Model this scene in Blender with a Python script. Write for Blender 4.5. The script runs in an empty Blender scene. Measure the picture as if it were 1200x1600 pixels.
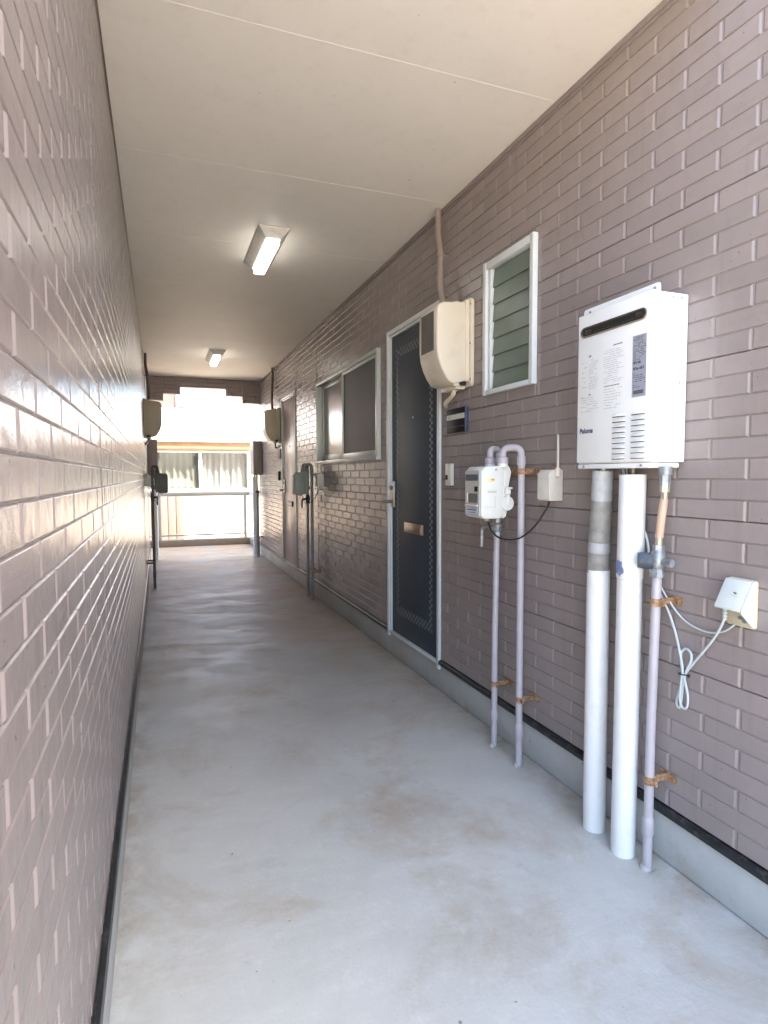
import bpy, bmesh, math, random
from mathutils import Vector, Matrix
random.seed(7)
SC = bpy.context.scene
COL = SC.collection

# ------------------------------------------------------------------ camera
YAW, PITCH, ROLL, FPX, CAMZ = .3597, .0600, -.0034, 934.4761, 1.22
cam_d = bpy.data.cameras.new('camera')
cam = bpy.data.objects.new('camera', cam_d)
COL.objects.link(cam)
cam_d.sensor_fit = 'VERTICAL'
cam_d.sensor_height = 36.0
cam_d.lens = FPX / 1600 * 36.0
cam_d.clip_start = .02
cam_d.clip_end = 2000
cam.matrix_world = (Matrix.Translation((0, 0, CAMZ)) @ Matrix.Rotation(-YAW, 4, 'Z')
                    @ Matrix.Rotation(math.pi / 2 - PITCH, 4, 'X') @ Matrix.Rotation(ROLL, 4, 'Z'))
SC.camera = cam

# ------------------------------------------------------------------ sky, sun, exposure
SUN_EL, SUN_AZ = math.radians(64), math.radians(126)     # azimuth clockwise from +Y: the sun stands behind the camera
world = bpy.data.worlds.new('World')
SC.world = world
world.use_nodes = True
wn = world.node_tree.nodes
wl = world.node_tree.links
sky = wn.new('ShaderNodeTexSky')
sky.sky_type = 'NISHITA'
sky.sun_disc = False
sky.sun_elevation = SUN_EL
sky.sun_rotation = SUN_AZ
sky.air_density = 1.0
sky.dust_density = 2.8
bg = wn['Background']
bg.inputs['Strength'].default_value = .15
wl.new(sky.outputs[0], bg.inputs['Color'])
sun_d = bpy.data.lights.new('sun', 'SUN')
sun_d.energy = 5.0
sun_d.angle = math.radians(.5)
sun_d.color = (1, .91, .79)
sun = bpy.data.objects.new('sun', sun_d)
COL.objects.link(sun)
sdir = Vector((math.sin(SUN_AZ) * math.cos(SUN_EL), math.cos(SUN_AZ) * math.cos(SUN_EL), math.sin(SUN_EL)))
sun.rotation_euler = sdir.to_track_quat('Z', 'Y').to_euler()
sun.location = (0, -6, 12)
SC.view_settings.view_transform = 'Standard'
SC.view_settings.look = 'None'
SC.view_settings.gamma = 1
SC.view_settings.use_curve_mapping = False
SC.view_settings.exposure = 3.06
SC.render.engine = 'CYCLES'
SC.cycles.use_denoising = True
SC.cycles.max_bounces = 12
SC.cycles.diffuse_bounces = 8
SC.cycles.glossy_bounces = 5
SC.cycles.caustics_reflective = True
SC.cycles.sample_clamp_indirect = 6

# ------------------------------------------------------------------ dimensions (metres)
R, L, CEIL = 1.467, -.141, 2.648         # wall faces, ceiling height
Y0, Y1, YC, YL = -.95, 9.45, 1.2, .48                     # the passage: near mouth and far mouth
ROW, PIT = .455 / 8, .2345               # siding brick course, brick length
Z0 = .1836                               # lowest siding course

# ------------------------------------------------------------------ materials
def nodemat(name):
    m = bpy.data.materials.new(name)
    m.use_nodes = True
    nt = m.node_tree
    return m, nt, nt.nodes['Principled BSDF']

def plain(name, col, rough=.5, metal=0., spec=.5, var=.06, scale=25., bump=.0, bscale=300., dirt=None, dscale=8., damt=.35, coat=0., specks=0.):
    """procedural paint: colour with soft mottling, uneven gloss, optional dirt patches and fine relief"""
    m, nt, b = nodemat(name)
    N, K = nt.nodes, nt.links
    geo = N.new('ShaderNodeNewGeometry')
    no = N.new('ShaderNodeTexNoise')
    no.inputs['Scale'].default_value = scale
    no.inputs['Detail'].default_value = 5
    K.new(geo.outputs['Position'], no.inputs['Vector'])
    rmp = N.new('ShaderNodeValToRGB')
    rmp.color_ramp.elements[0].position = .3
    rmp.color_ramp.elements[1].position = .7
    rmp.color_ramp.elements[0].color = (*[c * (1 - var) for c in col], 1)
    rmp.color_ramp.elements[1].color = (*[min(1, c * (1 + var)) for c in col], 1)
    K.new(no.outputs['Fac'], rmp.inputs['Fac'])
    out = rmp.outputs['Color']
    if dirt:
        n2 = N.new('ShaderNodeTexNoise')
        n2.inputs['Scale'].default_value = dscale
        n2.inputs['Detail'].default_value = 8
        n2.inputs['Roughness'].default_value = .7
        K.new(geo.outputs['Position'], n2.inputs['Vector'])
        r2 = N.new('ShaderNodeValToRGB')
        r2.color_ramp.elements[0].position = .52
        r2.color_ramp.elements[1].position = .72
        r2.color_ramp.elements[0].color = (0, 0, 0, 1)
        r2.color_ramp.elements[1].color = (damt, damt, damt, 1)
        K.new(n2.outputs['Fac'], r2.inputs['Fac'])
        mx = N.new('ShaderNodeMixRGB')
        mx.inputs['Color2'].default_value = (*dirt, 1)
        K.new(r2.outputs['Color'], mx.inputs['Fac'])
        K.new(out, mx.inputs['Color1'])
        out = mx.outputs['Color']
    if specks:
        n4 = N.new('ShaderNodeTexNoise')
        n4.inputs['Scale'].default_value = 38
        n4.inputs['Detail'].default_value = 2
        K.new(geo.outputs['Position'], n4.inputs['Vector'])
        r4 = N.new('ShaderNodeValToRGB')
        r4.color_ramp.elements[0].position = specks
        r4.color_ramp.elements[1].position = specks + .02
        r4.color_ramp.elements[0].color = (0, 0, 0, 1)
        r4.color_ramp.elements[1].color = (.6, .6, .6, 1)
        K.new(n4.outputs['Fac'], r4.inputs['Fac'])
        m4 = N.new('ShaderNodeMixRGB')
        m4.inputs['Color2'].default_value = (.16, .11, .07, 1)
        K.new(r4.outputs['Color'], m4.inputs['Fac'])
        K.new(out, m4.inputs['Color1'])
        out = m4.outputs['Color']
    K.new(out, b.inputs['Base Color'])
    mr = N.new('ShaderNodeMapRange')
    ra, rb = max(.02, rough - .06), min(1, rough + .06)
    if ra < .275 < rb:
        ra, rb = (.282, rb) if rough >= .275 else (ra, .268)
    mr.inputs['To Min'].default_value = ra
    mr.inputs['To Max'].default_value = rb
    K.new(no.outputs['Fac'], mr.inputs['Value'])
    K.new(mr.outputs['Result'], b.inputs['Roughness'])
    b.inputs['Metallic'].default_value = metal
    b.inputs['Specular IOR Level'].default_value = spec
    b.inputs['Coat Weight'].default_value = coat
    b.inputs['Coat Roughness'].default_value = .08
    if bump:
        n3 = N.new('ShaderNodeTexNoise')
        n3.inputs['Scale'].default_value = bscale
        n3.inputs['Detail'].default_value = 3
        K.new(geo.outputs['Position'], n3.inputs['Vector'])
        bp = N.new('ShaderNodeBump')
        bp.inputs['Strength'].default_value = bump
        bp.inputs['Distance'].default_value = .002
        K.new(n3.outputs['Fac'], bp.inputs['Height'])
        K.new(bp.outputs['Normal'], b.inputs['Normal'])
    return m

def siding_mat(name, col, groove=False):
    m, nt, b = nodemat(name)
    N, K = nt.nodes, nt.links
    geo = N.new('ShaderNodeNewGeometry')
    def noise(scale, det=4, rough=.55, vec=None):
        n = N.new('ShaderNodeTexNoise')
        n.inputs['Scale'].default_value = scale
        n.inputs['Detail'].default_value = det
        n.inputs['Roughness'].default_value = rough
        K.new(vec or geo.outputs['Position'], n.inputs['Vector'])
        return n
    def ramp(src, p0, p1, c0, c1):
        r = N.new('ShaderNodeValToRGB')
        r.color_ramp.elements[0].position = p0
        r.color_ramp.elements[1].position = p1
        r.color_ramp.elements[0].color = (*c0, 1)
        r.color_ramp.elements[1].color = (*c1, 1)
        K.new(src, r.inputs['Fac'])
        return r
    big = noise(1.7, 3)
    base = ramp(big.outputs['Fac'], .3, .7, [c * .94 for c in col], [c * 1.05 for c in col])
    # dust that settled in long streaks along the courses
    mp = N.new('ShaderNodeMapping')
    mp.inputs['Scale'].default_value = (9, 3, 34)
    K.new(geo.outputs['Position'], mp.inputs['Vector'])
    st = noise(1., 6, .7, mp.outputs['Vector'])
    stf = ramp(st.outputs['Fac'], .56, .8, (0, 0, 0), (.22, .22, .22))
    mx = N.new('ShaderNodeMixRGB')
    mx.inputs['Color2'].default_value = (.17, .12, .085, 1)
    K.new(stf.outputs['Color'], mx.inputs['Fac'])
    K.new(base.outputs['Color'], mx.inputs['Color1'])
    mpv = N.new('ShaderNodeMapping')
    mpv.inputs['Scale'].default_value = (9, 26, 1.3)
    K.new(geo.outputs['Position'], mpv.inputs['Vector'])
    rv = ramp(noise(1., 5, .6, mpv.outputs['Vector']).outputs['Fac'], .56, .76, (0, 0, 0), (.2, .2, .2))
    mxv = N.new('ShaderNodeMixRGB')
    mxv.inputs['Color2'].default_value = (.16, .11, .08, 1)
    K.new(rv.outputs['Color'], mxv.inputs['Fac'])
    K.new(mx.outputs['Color'], mxv.inputs['Color1'])
    mx = mxv
    # tiny dark specks
    sp = noise(62, 2, .5)
    spf = ramp(sp.outputs['Fac'], .735, .76, (0, 0, 0), (.55, .55, .55))
    mx2 = N.new('ShaderNodeMixRGB')
    mx2.inputs['Color2'].default_value = (.06, .045, .035, 1)
    K.new(spf.outputs['Color'], mx2.inputs['Fac'])
    K.new(mx.outputs['Color'], mx2.inputs['Color1'])
    # each moulded brick took the paint a little differently
    oi = N.new('ShaderNodeObjectInfo')
    at = N.new('ShaderNodeAttribute')
    at.attribute_name = 'tone'
    sm = N.new('ShaderNodeMath')
    K.new(oi.outputs['Random'], sm.inputs[0])
    K.new(at.outputs['Fac'], sm.inputs[1])
    fc = N.new('ShaderNodeMath')
    fc.operation = 'FRACT'
    K.new(sm.outputs[0], fc.inputs[0])
    tr = N.new('ShaderNodeMapRange')
    tr.inputs['To Min'].default_value = .955
    tr.inputs['To Max'].default_value = 1.045
    K.new(fc.outputs[0], tr.inputs['Value'])
    vm = N.new('ShaderNodeVectorMath')
    vm.operation = 'SCALE'
    K.new(mx2.outputs['Color'], vm.inputs[0])
    K.new(tr.outputs['Result'], vm.inputs['Scale'])
    K.new(vm.outputs[0], b.inputs['Base Color'])
    rn = noise(22, 5)
    mr = N.new('ShaderNodeMapRange')
    mr.inputs['To Min'].default_value = .21 if not groove else .3
    mr.inputs['To Max'].default_value = .265 if not groove else .42
    K.new(rn.outputs['Fac'], mr.inputs['Value'])
    K.new(mr.outputs['Result'], b.inputs['Roughness'])
    fine = noise(230, 3)
    wav = noise(16, 2)
    ad = N.new('ShaderNodeMath')
    ad.operation = 'MULTIPLY_ADD'
    ad.inputs[1].default_value = 6
    K.new(wav.outputs['Fac'], ad.inputs[0])
    K.new(fine.outputs['Fac'], ad.inputs[2])
    bp = N.new('ShaderNodeBump')
    bp.inputs['Strength'].default_value = .4
    bp.inputs['Distance'].default_value = .0012
    K.new(ad.outputs[0], bp.inputs['Height'])
    K.new(bp.outputs['Normal'], b.inputs['Normal'])
    return m

def concrete_mat(name, col, stain=(.31, .235, .155), rough=(.38, .62), warm_dust_tint=None, spec=.5):
    m, nt, b = nodemat(name)
    b.inputs['Specular IOR Level'].default_value = spec
    N, K = nt.nodes, nt.links
    geo = N.new('ShaderNodeNewGeometry')
    def noise(scale, det=5, rough=.6, vec=None, dist=0):
        n = N.new('ShaderNodeTexNoise')
        n.inputs['Scale'].default_value = scale
        n.inputs['Detail'].default_value = det
        n.inputs['Roughness'].default_value = rough
        n.inputs['Distortion'].default_value = dist
        K.new(vec or geo.outputs['Position'], n.inputs['Vector'])
        return n
    def ramp(src, p0, p1, c0, c1):
        r = N.new('ShaderNodeValToRGB')
        r.color_ramp.elements[0].position = p0
        r.color_ramp.elements[1].position = p1
        r.color_ramp.elements[0].color = (*c0, 1)
        r.color_ramp.elements[1].color = (*c1, 1)
        K.new(src, r.inputs['Fac'])
        return r
    def mix(fac, a, c2):
        x = N.new('ShaderNodeMixRGB')
        x.inputs['Color2'].default_value = (*c2, 1)
        K.new(fac, x.inputs['Fac'])
        K.new(a, x.inputs['Color1'])
        return x.outputs['Color']
    g = (1, 1, 1)
    base = ramp(noise(1.3, 6, .62, None, .6).outputs['Fac'], .28, .72, [c * .86 for c in col], [c * 1.10 for c in col]).outputs['Color']
    # trowel sweeps: stretched across the passage
    mp = N.new('ShaderNodeMapping')
    mp.inputs['Rotation'].default_value = (0, 0, .25)
    mp.inputs['Scale'].default_value = (1.5, 3.4, 1)
    K.new(geo.outputs['Position'], mp.inputs['Vector'])
    sweep = noise(1.2, 5, .6, mp.outputs['Vector'], 1.2)
    f1 = ramp(sweep.outputs['Fac'], .5, .75, (0, 0, 0), (.35, .35, .35)).outputs['Color']
    base = mix(f1, base, [min(1, c * 1.22) for c in col])
    f2 = ramp(noise(1.7, 9, .7, None, .5).outputs['Fac'], .5, .70, (0, 0, 0), (.72, .72, .72)).outputs['Color']
    base = mix(f2, base, stain)
    f3 = ramp(noise(34, 2, .5).outputs['Fac'], .75, .775, (0, 0, 0), (.7, .7, .7)).outputs['Color']
    base = mix(f3, base, (.07, .065, .06))
    f4 = ramp(noise(120, 2, .5).outputs['Fac'], .70, .76, (0, 0, 0), (.45, .45, .45)).outputs['Color']
    base = mix(f4, base, (.12, .11, .10))
    # fine grit and pale trowel scratches
    f7 = ramp(noise(260, 2, .5).outputs['Fac'], .60, .72, (0, 0, 0), (.3, .3, .3)).outputs['Color']
    base = mix(f7, base, [c * .55 for c in col])
    f8 = ramp(noise(14, 10, .8, None, .2).outputs['Fac'], .52, .66, (0, 0, 0), (.3, .3, .3)).outputs['Color']
    base = mix(f8, base, [min(1, c * 1.3) for c in col])
    # thin scuffs
    mp2 = N.new('ShaderNodeMapping')
    mp2.inputs['Rotation'].default_value = (0, 0, -.5)
    mp2.inputs['Scale'].default_value = (3, 26, 1)
    K.new(geo.outputs['Position'], mp2.inputs['Vector'])
    f5 = ramp(noise(2.2, 8, .7, mp2.outputs['Vector'], 2.).outputs['Fac'], .66, .74, (0, 0, 0), (.25, .25, .25)).outputs['Color']
    base = mix(f5, base, [min(1, c * 1.5) for c in col])
    if warm_dust_tint:  # tan deepening with depth: dust plus the warm far light put into the colour
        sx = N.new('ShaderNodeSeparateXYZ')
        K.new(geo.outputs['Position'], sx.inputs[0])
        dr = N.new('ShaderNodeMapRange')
        dr.inputs['From Min'].default_value = warm_dust_tint[0]
        dr.inputs['From Max'].default_value = warm_dust_tint[1]
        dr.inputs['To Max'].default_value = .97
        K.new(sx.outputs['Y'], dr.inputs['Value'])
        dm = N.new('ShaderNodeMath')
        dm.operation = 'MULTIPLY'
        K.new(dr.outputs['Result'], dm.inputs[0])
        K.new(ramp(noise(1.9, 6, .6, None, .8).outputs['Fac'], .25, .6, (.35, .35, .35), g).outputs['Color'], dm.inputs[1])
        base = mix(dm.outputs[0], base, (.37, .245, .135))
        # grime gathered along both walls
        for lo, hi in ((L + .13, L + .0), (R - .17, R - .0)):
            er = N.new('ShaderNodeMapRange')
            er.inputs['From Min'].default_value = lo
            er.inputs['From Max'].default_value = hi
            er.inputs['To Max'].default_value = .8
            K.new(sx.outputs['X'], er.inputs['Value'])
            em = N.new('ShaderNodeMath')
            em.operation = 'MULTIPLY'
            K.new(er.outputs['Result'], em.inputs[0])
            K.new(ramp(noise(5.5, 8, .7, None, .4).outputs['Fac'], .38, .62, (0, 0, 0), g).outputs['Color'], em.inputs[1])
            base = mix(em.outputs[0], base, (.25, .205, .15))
        # damp dark patches
        f6 = ramp(noise(3.1, 10, .75, None, .3).outputs['Fac'], .585, .66, (0, 0, 0), (.4, .4, .4)).outputs['Color']
        base = mix(f6, base, [c * .62 for c in col])
    K.new(base, b.inputs['Base Color'])
    mr = N.new('ShaderNodeMapRange')
    mr.inputs['From Min'].default_value = .3
    mr.inputs['From Max'].default_value = .7
    mr.inputs['To Min'].default_value = rough[0]
    mr.inputs['To Max'].default_value = rough[1]
    K.new(sweep.outputs['Fac'], mr.inputs['Value'])
    K.new(mr.outputs['Result'], b.inputs['Roughness'])
    ad = N.new('ShaderNodeMath')
    ad.operation = 'MULTIPLY_ADD'
    ad.inputs[1].default_value = 2.2
    mp3 = N.new('ShaderNodeMapping')
    mp3.inputs['Rotation'].default_value = (0, 0, .12)
    mp3.inputs['Scale'].default_value = (3.5, 13, 1)
    K.new(geo.outputs['Position'], mp3.inputs['Vector'])
    K.new(noise(1.3, 4, .55, mp3.outputs['Vector'], .6).outputs['Fac'], ad.inputs[0])
    K.new(noise(90, 4).outputs['Fac'], ad.inputs[2])
    bp = N.new('ShaderNodeBump')
    bp.inputs['Strength'].default_value = .25
    bp.inputs['Distance'].default_value = .003
    K.new(ad.outputs[0], bp.inputs['Height'])
    K.new(bp.outputs['Normal'], b.inputs['Normal'])
    return m

def emit_mat(name, col, s):
    m, nt, b = nodemat(name)
    b.inputs['Base Color'].default_value = (.9, .9, .88, 1)
    b.inputs['Emission Color'].default_value = (*col, 1)
    b.inputs['Emission Strength'].default_value = s
    return m

def glass_mat(name, col, rough, alpha):
    """thin pane: part see-through, part glossy"""
    m, nt, b = nodemat(name)
    N, K = nt.nodes, nt.links
    tr = N.new('ShaderNodeBsdfTransparent')
    tr.inputs['Color'].default_value = (*col, 1)
    gl = N.new('ShaderNodeBsdfGlossy')
    gl.inputs['Roughness'].default_value = rough
    mx = N.new('ShaderNodeMixShader')
    mx.inputs[0].default_value = alpha
    K.new(tr.outputs[0], mx.inputs[1])
    K.new(gl.outputs[0], mx.inputs[2])
    K.new(mx.outputs[0], N['Material Output'].inputs['Surface'])
    return m

SID = (.288, .244, .230)
MT = dict(
    siding=siding_mat('mauve_siding', SID),
    groove=siding_mat('mauve_siding_joint', [c * 1.0 for c in SID], True),
    siding_flat=siding_mat('mauve_siding_trim', [c * .8 for c in SID]),
    concrete=concrete_mat('floor_concrete', (.455, .475, .452), rough=(.36, .58), warm_dust_tint=(1.7, 6.0), spec=.32),
    plinth=concrete_mat('plinth_concrete', (.41, .418, .40), rough=(.5, .7)),
    apron=concrete_mat('apron_concrete', (.36, .32, .27), rough=(.6, .8)),
    ground=concrete_mat('ground_gravel', (.50, .44, .36), rough=(.75, .9)),
    ceiling=plain('ceiling_board', (.86, .815, .735), .55, var=.02, scale=3, dirt=(.42, .34, .27), dscale=14, damt=.10, bump=.04, specks=.765),
    seam=plain('ceiling_joint_strip', (.86, .83, .76), .5, var=.02),
    black=plain('black_flashing', (.014, .015, .017), .42, var=.3, dirt=(.14, .13, .12), dscale=40, damt=.6),
    sealant=plain('joint_sealant', (.13, .10, .095), .6),
    trim=plain('brown_trim', (.12, .085, .07), .45),
    white=plain('white_enamel', (.80, .82, .805), .3, var=.012, scale=6, dirt=(.55, .55, .48), dscale=9, damt=.12),
    pvc=plain('white_pvc', (.76, .77, .755), .38, var=.03, scale=9, dirt=(.50, .45, .35), dscale=9, damt=.35),
    tape=plain('grey_wrap_tape', (.27, .26, .24), .55, var=.15, scale=30, bump=.3, bscale=120),
    tape2=plain('pale_wrap_tape', (.40, .41, .42), .45, var=.15, scale=30, bump=.3, bscale=120),
    bluetape=plain('blue_tape', (.20, .25, .40), .4, var=.25, scale=60),
    pipe=plain('lavender_pipe_paint', (.43, .405, .43), .38, var=.05, dirt=(.30, .24, .2), dscale=12, damt=.25),
    pipe_dark=plain('grey_pipe_paint', (.21, .195, .205), .4, var=.06),
    pipe_brown=plain('dark_brown_pipe', (.125, .105, .098), .4, var=.1),
    taupe=plain('taupe_enamel', (.30, .262, .245), .4, var=.03),
    rust=plain('rusty_steel', (.30, .17, .085), .75, var=.5, scale=90, dirt=(.46, .40, .34), dscale=45, damt=.8, bump=.4),
    castgrey=plain('cast_zinc', (.30, .32, .33), .45, metal=.5, var=.25, scale=80, bump=.3, bscale=200),
    bluecap=plain('navy_cap', (.055, .07, .09), .5, var=.3, scale=80),
    brass=plain('brass', (.48, .43, .33), .4, metal=.5, var=.15),
    copper=plain('pinkish_flex_hose', (.52, .37, .27), .45, var=.08, bump=.2, bscale=400),
    meter=plain('meter_enamel', (.66, .67, .62), .38, var=.03, dirt=(.4, .38, .3), dscale=14, damt=.2),
    meter_front=plain('meter_front_grey', (.50, .49, .44), .4, var=.04),
    cream=plain('cream_plastic', (.72, .645, .51), .42, var=.03, scale=5, dirt=(.42, .33, .2), dscale=9, damt=.22),
    creamdark=plain('aged_cream_plastic', (.52, .46, .335), .42, var=.05, scale=5, dirt=(.3, .24, .15), dscale=9, damt=.3),
    smoke=plain('smoked_window', (.16, .155, .135), .22, var=.1, scale=14),
    lamp_body=plain('lamp_enamel', (.74, .72, .65), .45, dirt=(.3, .27, .2), dscale=20, damt=.4),
    led=emit_mat('led_diffuser', (1, .97, .88), 1.15),
    door=plain('navy_door_sheet', (.050, .063, .079), .5, spec=.25, var=.12, scale=5),
    door_check=plain('grey_door_print', (.14, .15, .16), .4, var=.1),
    alu=plain('silver_frame', (.66, .69, .68), .38, var=.02, scale=12),
    alu_green=plain('pale_anodised_frame', (.52, .55, .51), .36, metal=.15, var=.03),
    steel=plain('worn_steel', (.45, .42, .37), .3, metal=.9, var=.1),
    bronze=plain('bronze_plate', (.34, .26, .18), .35, metal=.7, var=.12),
    door2=plain('taupe_door_sheet', (.34, .27, .255), .3, var=.05, scale=4),
    screen=plain('insect_screen', (.055, .045, .037), .55, var=.1, bump=.3, bscale=700),
    frost=plain('frosted_glass', (.30, .31, .28), .2, var=.06, scale=6, spec=.45, coat=.12),
    louvre=plain('green_louvre_glass', (.135, .18, .14), .34, var=.12, scale=10, spec=.8),
    dark=plain('dark_void', (.012, .011, .01), .7),
    vent=plain('dark_vent_steel', (.10, .085, .075), .35, metal=.7, var=.3, scale=60),
    chrome=plain('exhaust_rim', (.50, .46, .42), .25, metal=.9, var=.12),
    label=plain('silver_label', (.33, .35, .40), .4, var=.05),
    print=plain('printed_ink', (.10, .11, .13), .6),
    paleprint=plain('pale_printed_ink', (.50, .52, .52), .6),
    logo=plain('logo_ink', (.05, .06, .12), .5),
    nameplate=plain('black_plate', (.010, .010, .011), .5, var=.2, spec=.2),
    plate_edge=plain('blue_plate_edge', (.05, .07, .13), .35, var=.3, scale=60),
    paper=plain('paper_strip', (.62, .62, .55), .5),
    ivory_white=plain('greenish_white_plastic', (.60, .635, .60), .42, var=.03, dirt=(.45, .42, .34), dscale=18, damt=.25),
    ivory=plain('ivory_plastic', (.68, .65, .57), .4, var=.03, dirt=(.45, .38, .28), dscale=20, damt=.25),
    oldbeige=plain('yellowed_plate', (.62, .56, .40), .45, var=.06, dirt=(.40, .28, .15), dscale=30, damt=.5),
    brownrec=plain('brown_recess', (.38, .28, .19), .6, var=.15),
    cord=plain('grey_cord', (.50, .55, .55), .42, var=.05),
    cable=plain('black_cable', (.02, .02, .022), .4),
    rail=plain('pale_green_rail', (.50, .53, .475), .45, var=.04),
    curb=concrete_mat('curb_concrete', (.27, .245, .20), rough=(.7, .85)),
    wood=plain('tan_fascia', (.36, .235, .14), .55, var=.1, scale=7),
    whitewall=plain('white_stucco', (.78, .725, .64), .7, var=.03, bump=.2),
    roofmetal=plain('pale_roof_sheet', (.74, .74, .74), .4, var=.03),
    pink=plain('pink_panel', (.20, .145, .128), .55, var=.05, scale=4),
    curtain=plain('grey_curtain', (.17, .167, .148), .8, var=.05),
    curtain2=plain('pale_curtain', (.36, .345, .33), .8, var=.05),
    pane=glass_mat('window_glass', (.93, .95, .94), .03, .07),
    pinkwall=plain('pinkish_house_wall', (.11, .077, .066), .6, var=.04, scale=3),
    beige=plain('beige_hose', (.62, .53, .36), .5),
    yellow=plain('yellow_sticker', (.72, .62, .30), .5),
    stickerblue=plain('pale_blue_label', (.52, .58, .66), .4),
)

# ------------------------------------------------------------------ mesh helpers
class Mesh:
    """collects shapes in one bmesh. side: None = plain x, y, z; +1 / -1 = (distance off the wall, y, z) on the right / left wall"""
    def __init__(s, side=None):
        s.bm = bmesh.new()
        s.side = side
    def _merge(s, b):
        me = bpy.data.meshes.new('tmp')
        b.to_mesh(me)
        b.free()
        s.bm.from_mesh(me)
        bpy.data.meshes.remove(me)
    def box(s, a0, a1, b0, b1, c0, c1, bev=0., seg=2):
        b = bmesh.new()
        bmesh.ops.create_cube(b, size=1)
        for v in b.verts:
            v.co = Vector((a0 + (v.co.x + .5) * (a1 - a0), b0 + (v.co.y + .5) * (b1 - b0), c0 + (v.co.z + .5) * (c1 - c0)))
        if bev:
            bmesh.ops.bevel(b, geom=b.edges[:], offset=bev, segments=seg, profile=.5, affect='EDGES', clamp_overlap=True)
        s._merge(b)
        return s
    def prism(s, poly, axis, a, b_, bev=0., seg=2):
        """poly in the two other axes (in x, y, z order), extruded along axis from a to b_"""
        b = bmesh.new()
        def mk(p, t):
            q = list(p)
            q.insert(axis, t)
            return b.verts.new(q)
        A = [mk(p, a) for p in poly]
        B = [mk(p, b_) for p in poly]
        b.faces.new(A)
        b.faces.new(B[::-1])
        n = len(poly)
        for i in range(n):
            b.faces.new((A[i], B[i], B[(i + 1) % n], A[(i + 1) % n]))
        bmesh.ops.recalc_face_normals(b, faces=b.faces[:])
        if bev:
            bmesh.ops.bevel(b, geom=b.edges[:], offset=bev, segments=seg, profile=.5, affect='EDGES', clamp_overlap=True)
        s._merge(b)
        return s
    def tube(s, path, r, seg=14, caps=True):
        P = [Vector(p) for p in path]
        rs = r if isinstance(r, (list, tuple)) else [r] * len(P)
        T = []
        for i in range(len(P)):
            d = P[min(i + 1, len(P) - 1)] - P[max(i - 1, 0)]
            T.append(d.normalized())
        u = T[0].orthogonal().normalized()
        rings = []
        for i, p in enumerate(P):
            u = (u - T[i] * u.dot(T[i])).normalized()
            w = T[i].cross(u)
            rings.append([s.bm.verts.new(p + (u * math.cos(k * 2 * math.pi / seg) + w * math.sin(k * 2 * math.pi / seg)) * rs[i]) for k in range(seg)])
        for a, b in zip(rings, rings[1:]):
            for k in range(seg):
                s.bm.faces.new((a[k], a[(k + 1) % seg], b[(k + 1) % seg], b[k]))
        if caps:
            s.bm.faces.new(rings[0][::-1])
            s.bm.faces.new(rings[-1])
        return s
    def quad(s, pts):
        s.bm.faces.new([s.bm.verts.new(p) for p in pts])
        return s
    def text(s, body, d, y, z, size, align='LEFT', shear=0., bold=0.):
        """lettering on the right wall: reads towards -y"""
        cu = bpy.data.curves.new('lettering', 'FONT')
        cu.body = body
        cu.size = size
        cu.shear = shear
        cu.offset = bold
        cu.align_x = align
        o = bpy.data.objects.new('lettering', cu)
        COL.objects.link(o)
        bpy.context.view_layer.update()
        me = bpy.data.meshes.new_from_object(o.evaluated_get(bpy.context.evaluated_depsgraph_get()))
        vs = [s.bm.verts.new((d, y - v.co.x, z + v.co.y)) for v in me.vertices]
        for f in me.polygons:
            try:
                s.bm.faces.new([vs[i] for i in f.vertices])
            except ValueError:
                pass
        bpy.data.objects.remove(o)
        bpy.data.curves.remove(cu)
        bpy.data.meshes.remove(me)
        return s
    def build(s, name, mat, parent=None, smooth=30, flat_recalc=True):
        bm = s.bm
        off = world_loc(parent) if parent else Vector()
        for v in bm.verts:
            c = v.co
            if s.side == 1:
                c = Vector((R - c.x, c.y, c.z))
            elif s.side == -1:
                c = Vector((L + c.x, c.y, c.z))
            v.co = c - off
        if flat_recalc:
            bmesh.ops.recalc_face_normals(bm, faces=bm.faces[:])
        me = bpy.data.meshes.new(name)
        bm.to_mesh(me)
        bm.free()
        if smooth:
            me.shade_smooth()
            me.set_sharp_from_angle(angle=math.radians(smooth))
        me.materials.append(MT[mat])
        o = bpy.data.objects.new(name, me)
        COL.objects.link(o)
        if parent:
            o.parent = parent
        return o

def world_loc(o):
    v = Vector()
    while o:
        v += o.location
        o = o.parent
    return v

def tag(o, label, cat, group=None):
    o['label'] = label
    o['category'] = cat
    if group:
        o['group'] = group
    return o

def thing(name, loc, label, cat, group=None):
    o = bpy.data.objects.new(name, None)
    o.empty_display_size = .05
    COL.objects.link(o)
    o.location = loc
    return tag(o, label, cat, group)

def wx(side, d):
    return R - d if side == 1 else L + d

def smoothpath(pts, n=8):
    P = [Vector(p) for p in pts]
    P = [P[0] * 2 - P[1]] + P + [P[-1] * 2 - P[-2]]
    out = []
    for i in range(1, len(P) - 2):
        for k in range(n):
            t = k / n
            a, b, c, d = P[i - 1], P[i], P[i + 1], P[i + 2]
            out.append(.5 * ((2 * b) + (c - a) * t + (2 * a - 5 * b + 4 * c - d) * t * t + (3 * b - a - 3 * c + d) * t ** 3))
    out.append(P[-2])
    return out

def bend(pts, rad, n=6):
    """polyline with rounded corners"""
    P = [Vector(p) for p in pts]
    out = [P[0]]
    for a, b, c in zip(P, P[1:], P[2:]):
        d1, d2 = (a - b).normalized(), (c - b).normalized()
        p, q = b + d1 * rad, b + d2 * rad
        for k in range(n + 1):
            t = k / n
            out.append(p * (1 - t) ** 2 + b * 2 * t * (1 - t) + q * t * t)
    out.append(P[-1])
    return out

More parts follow.
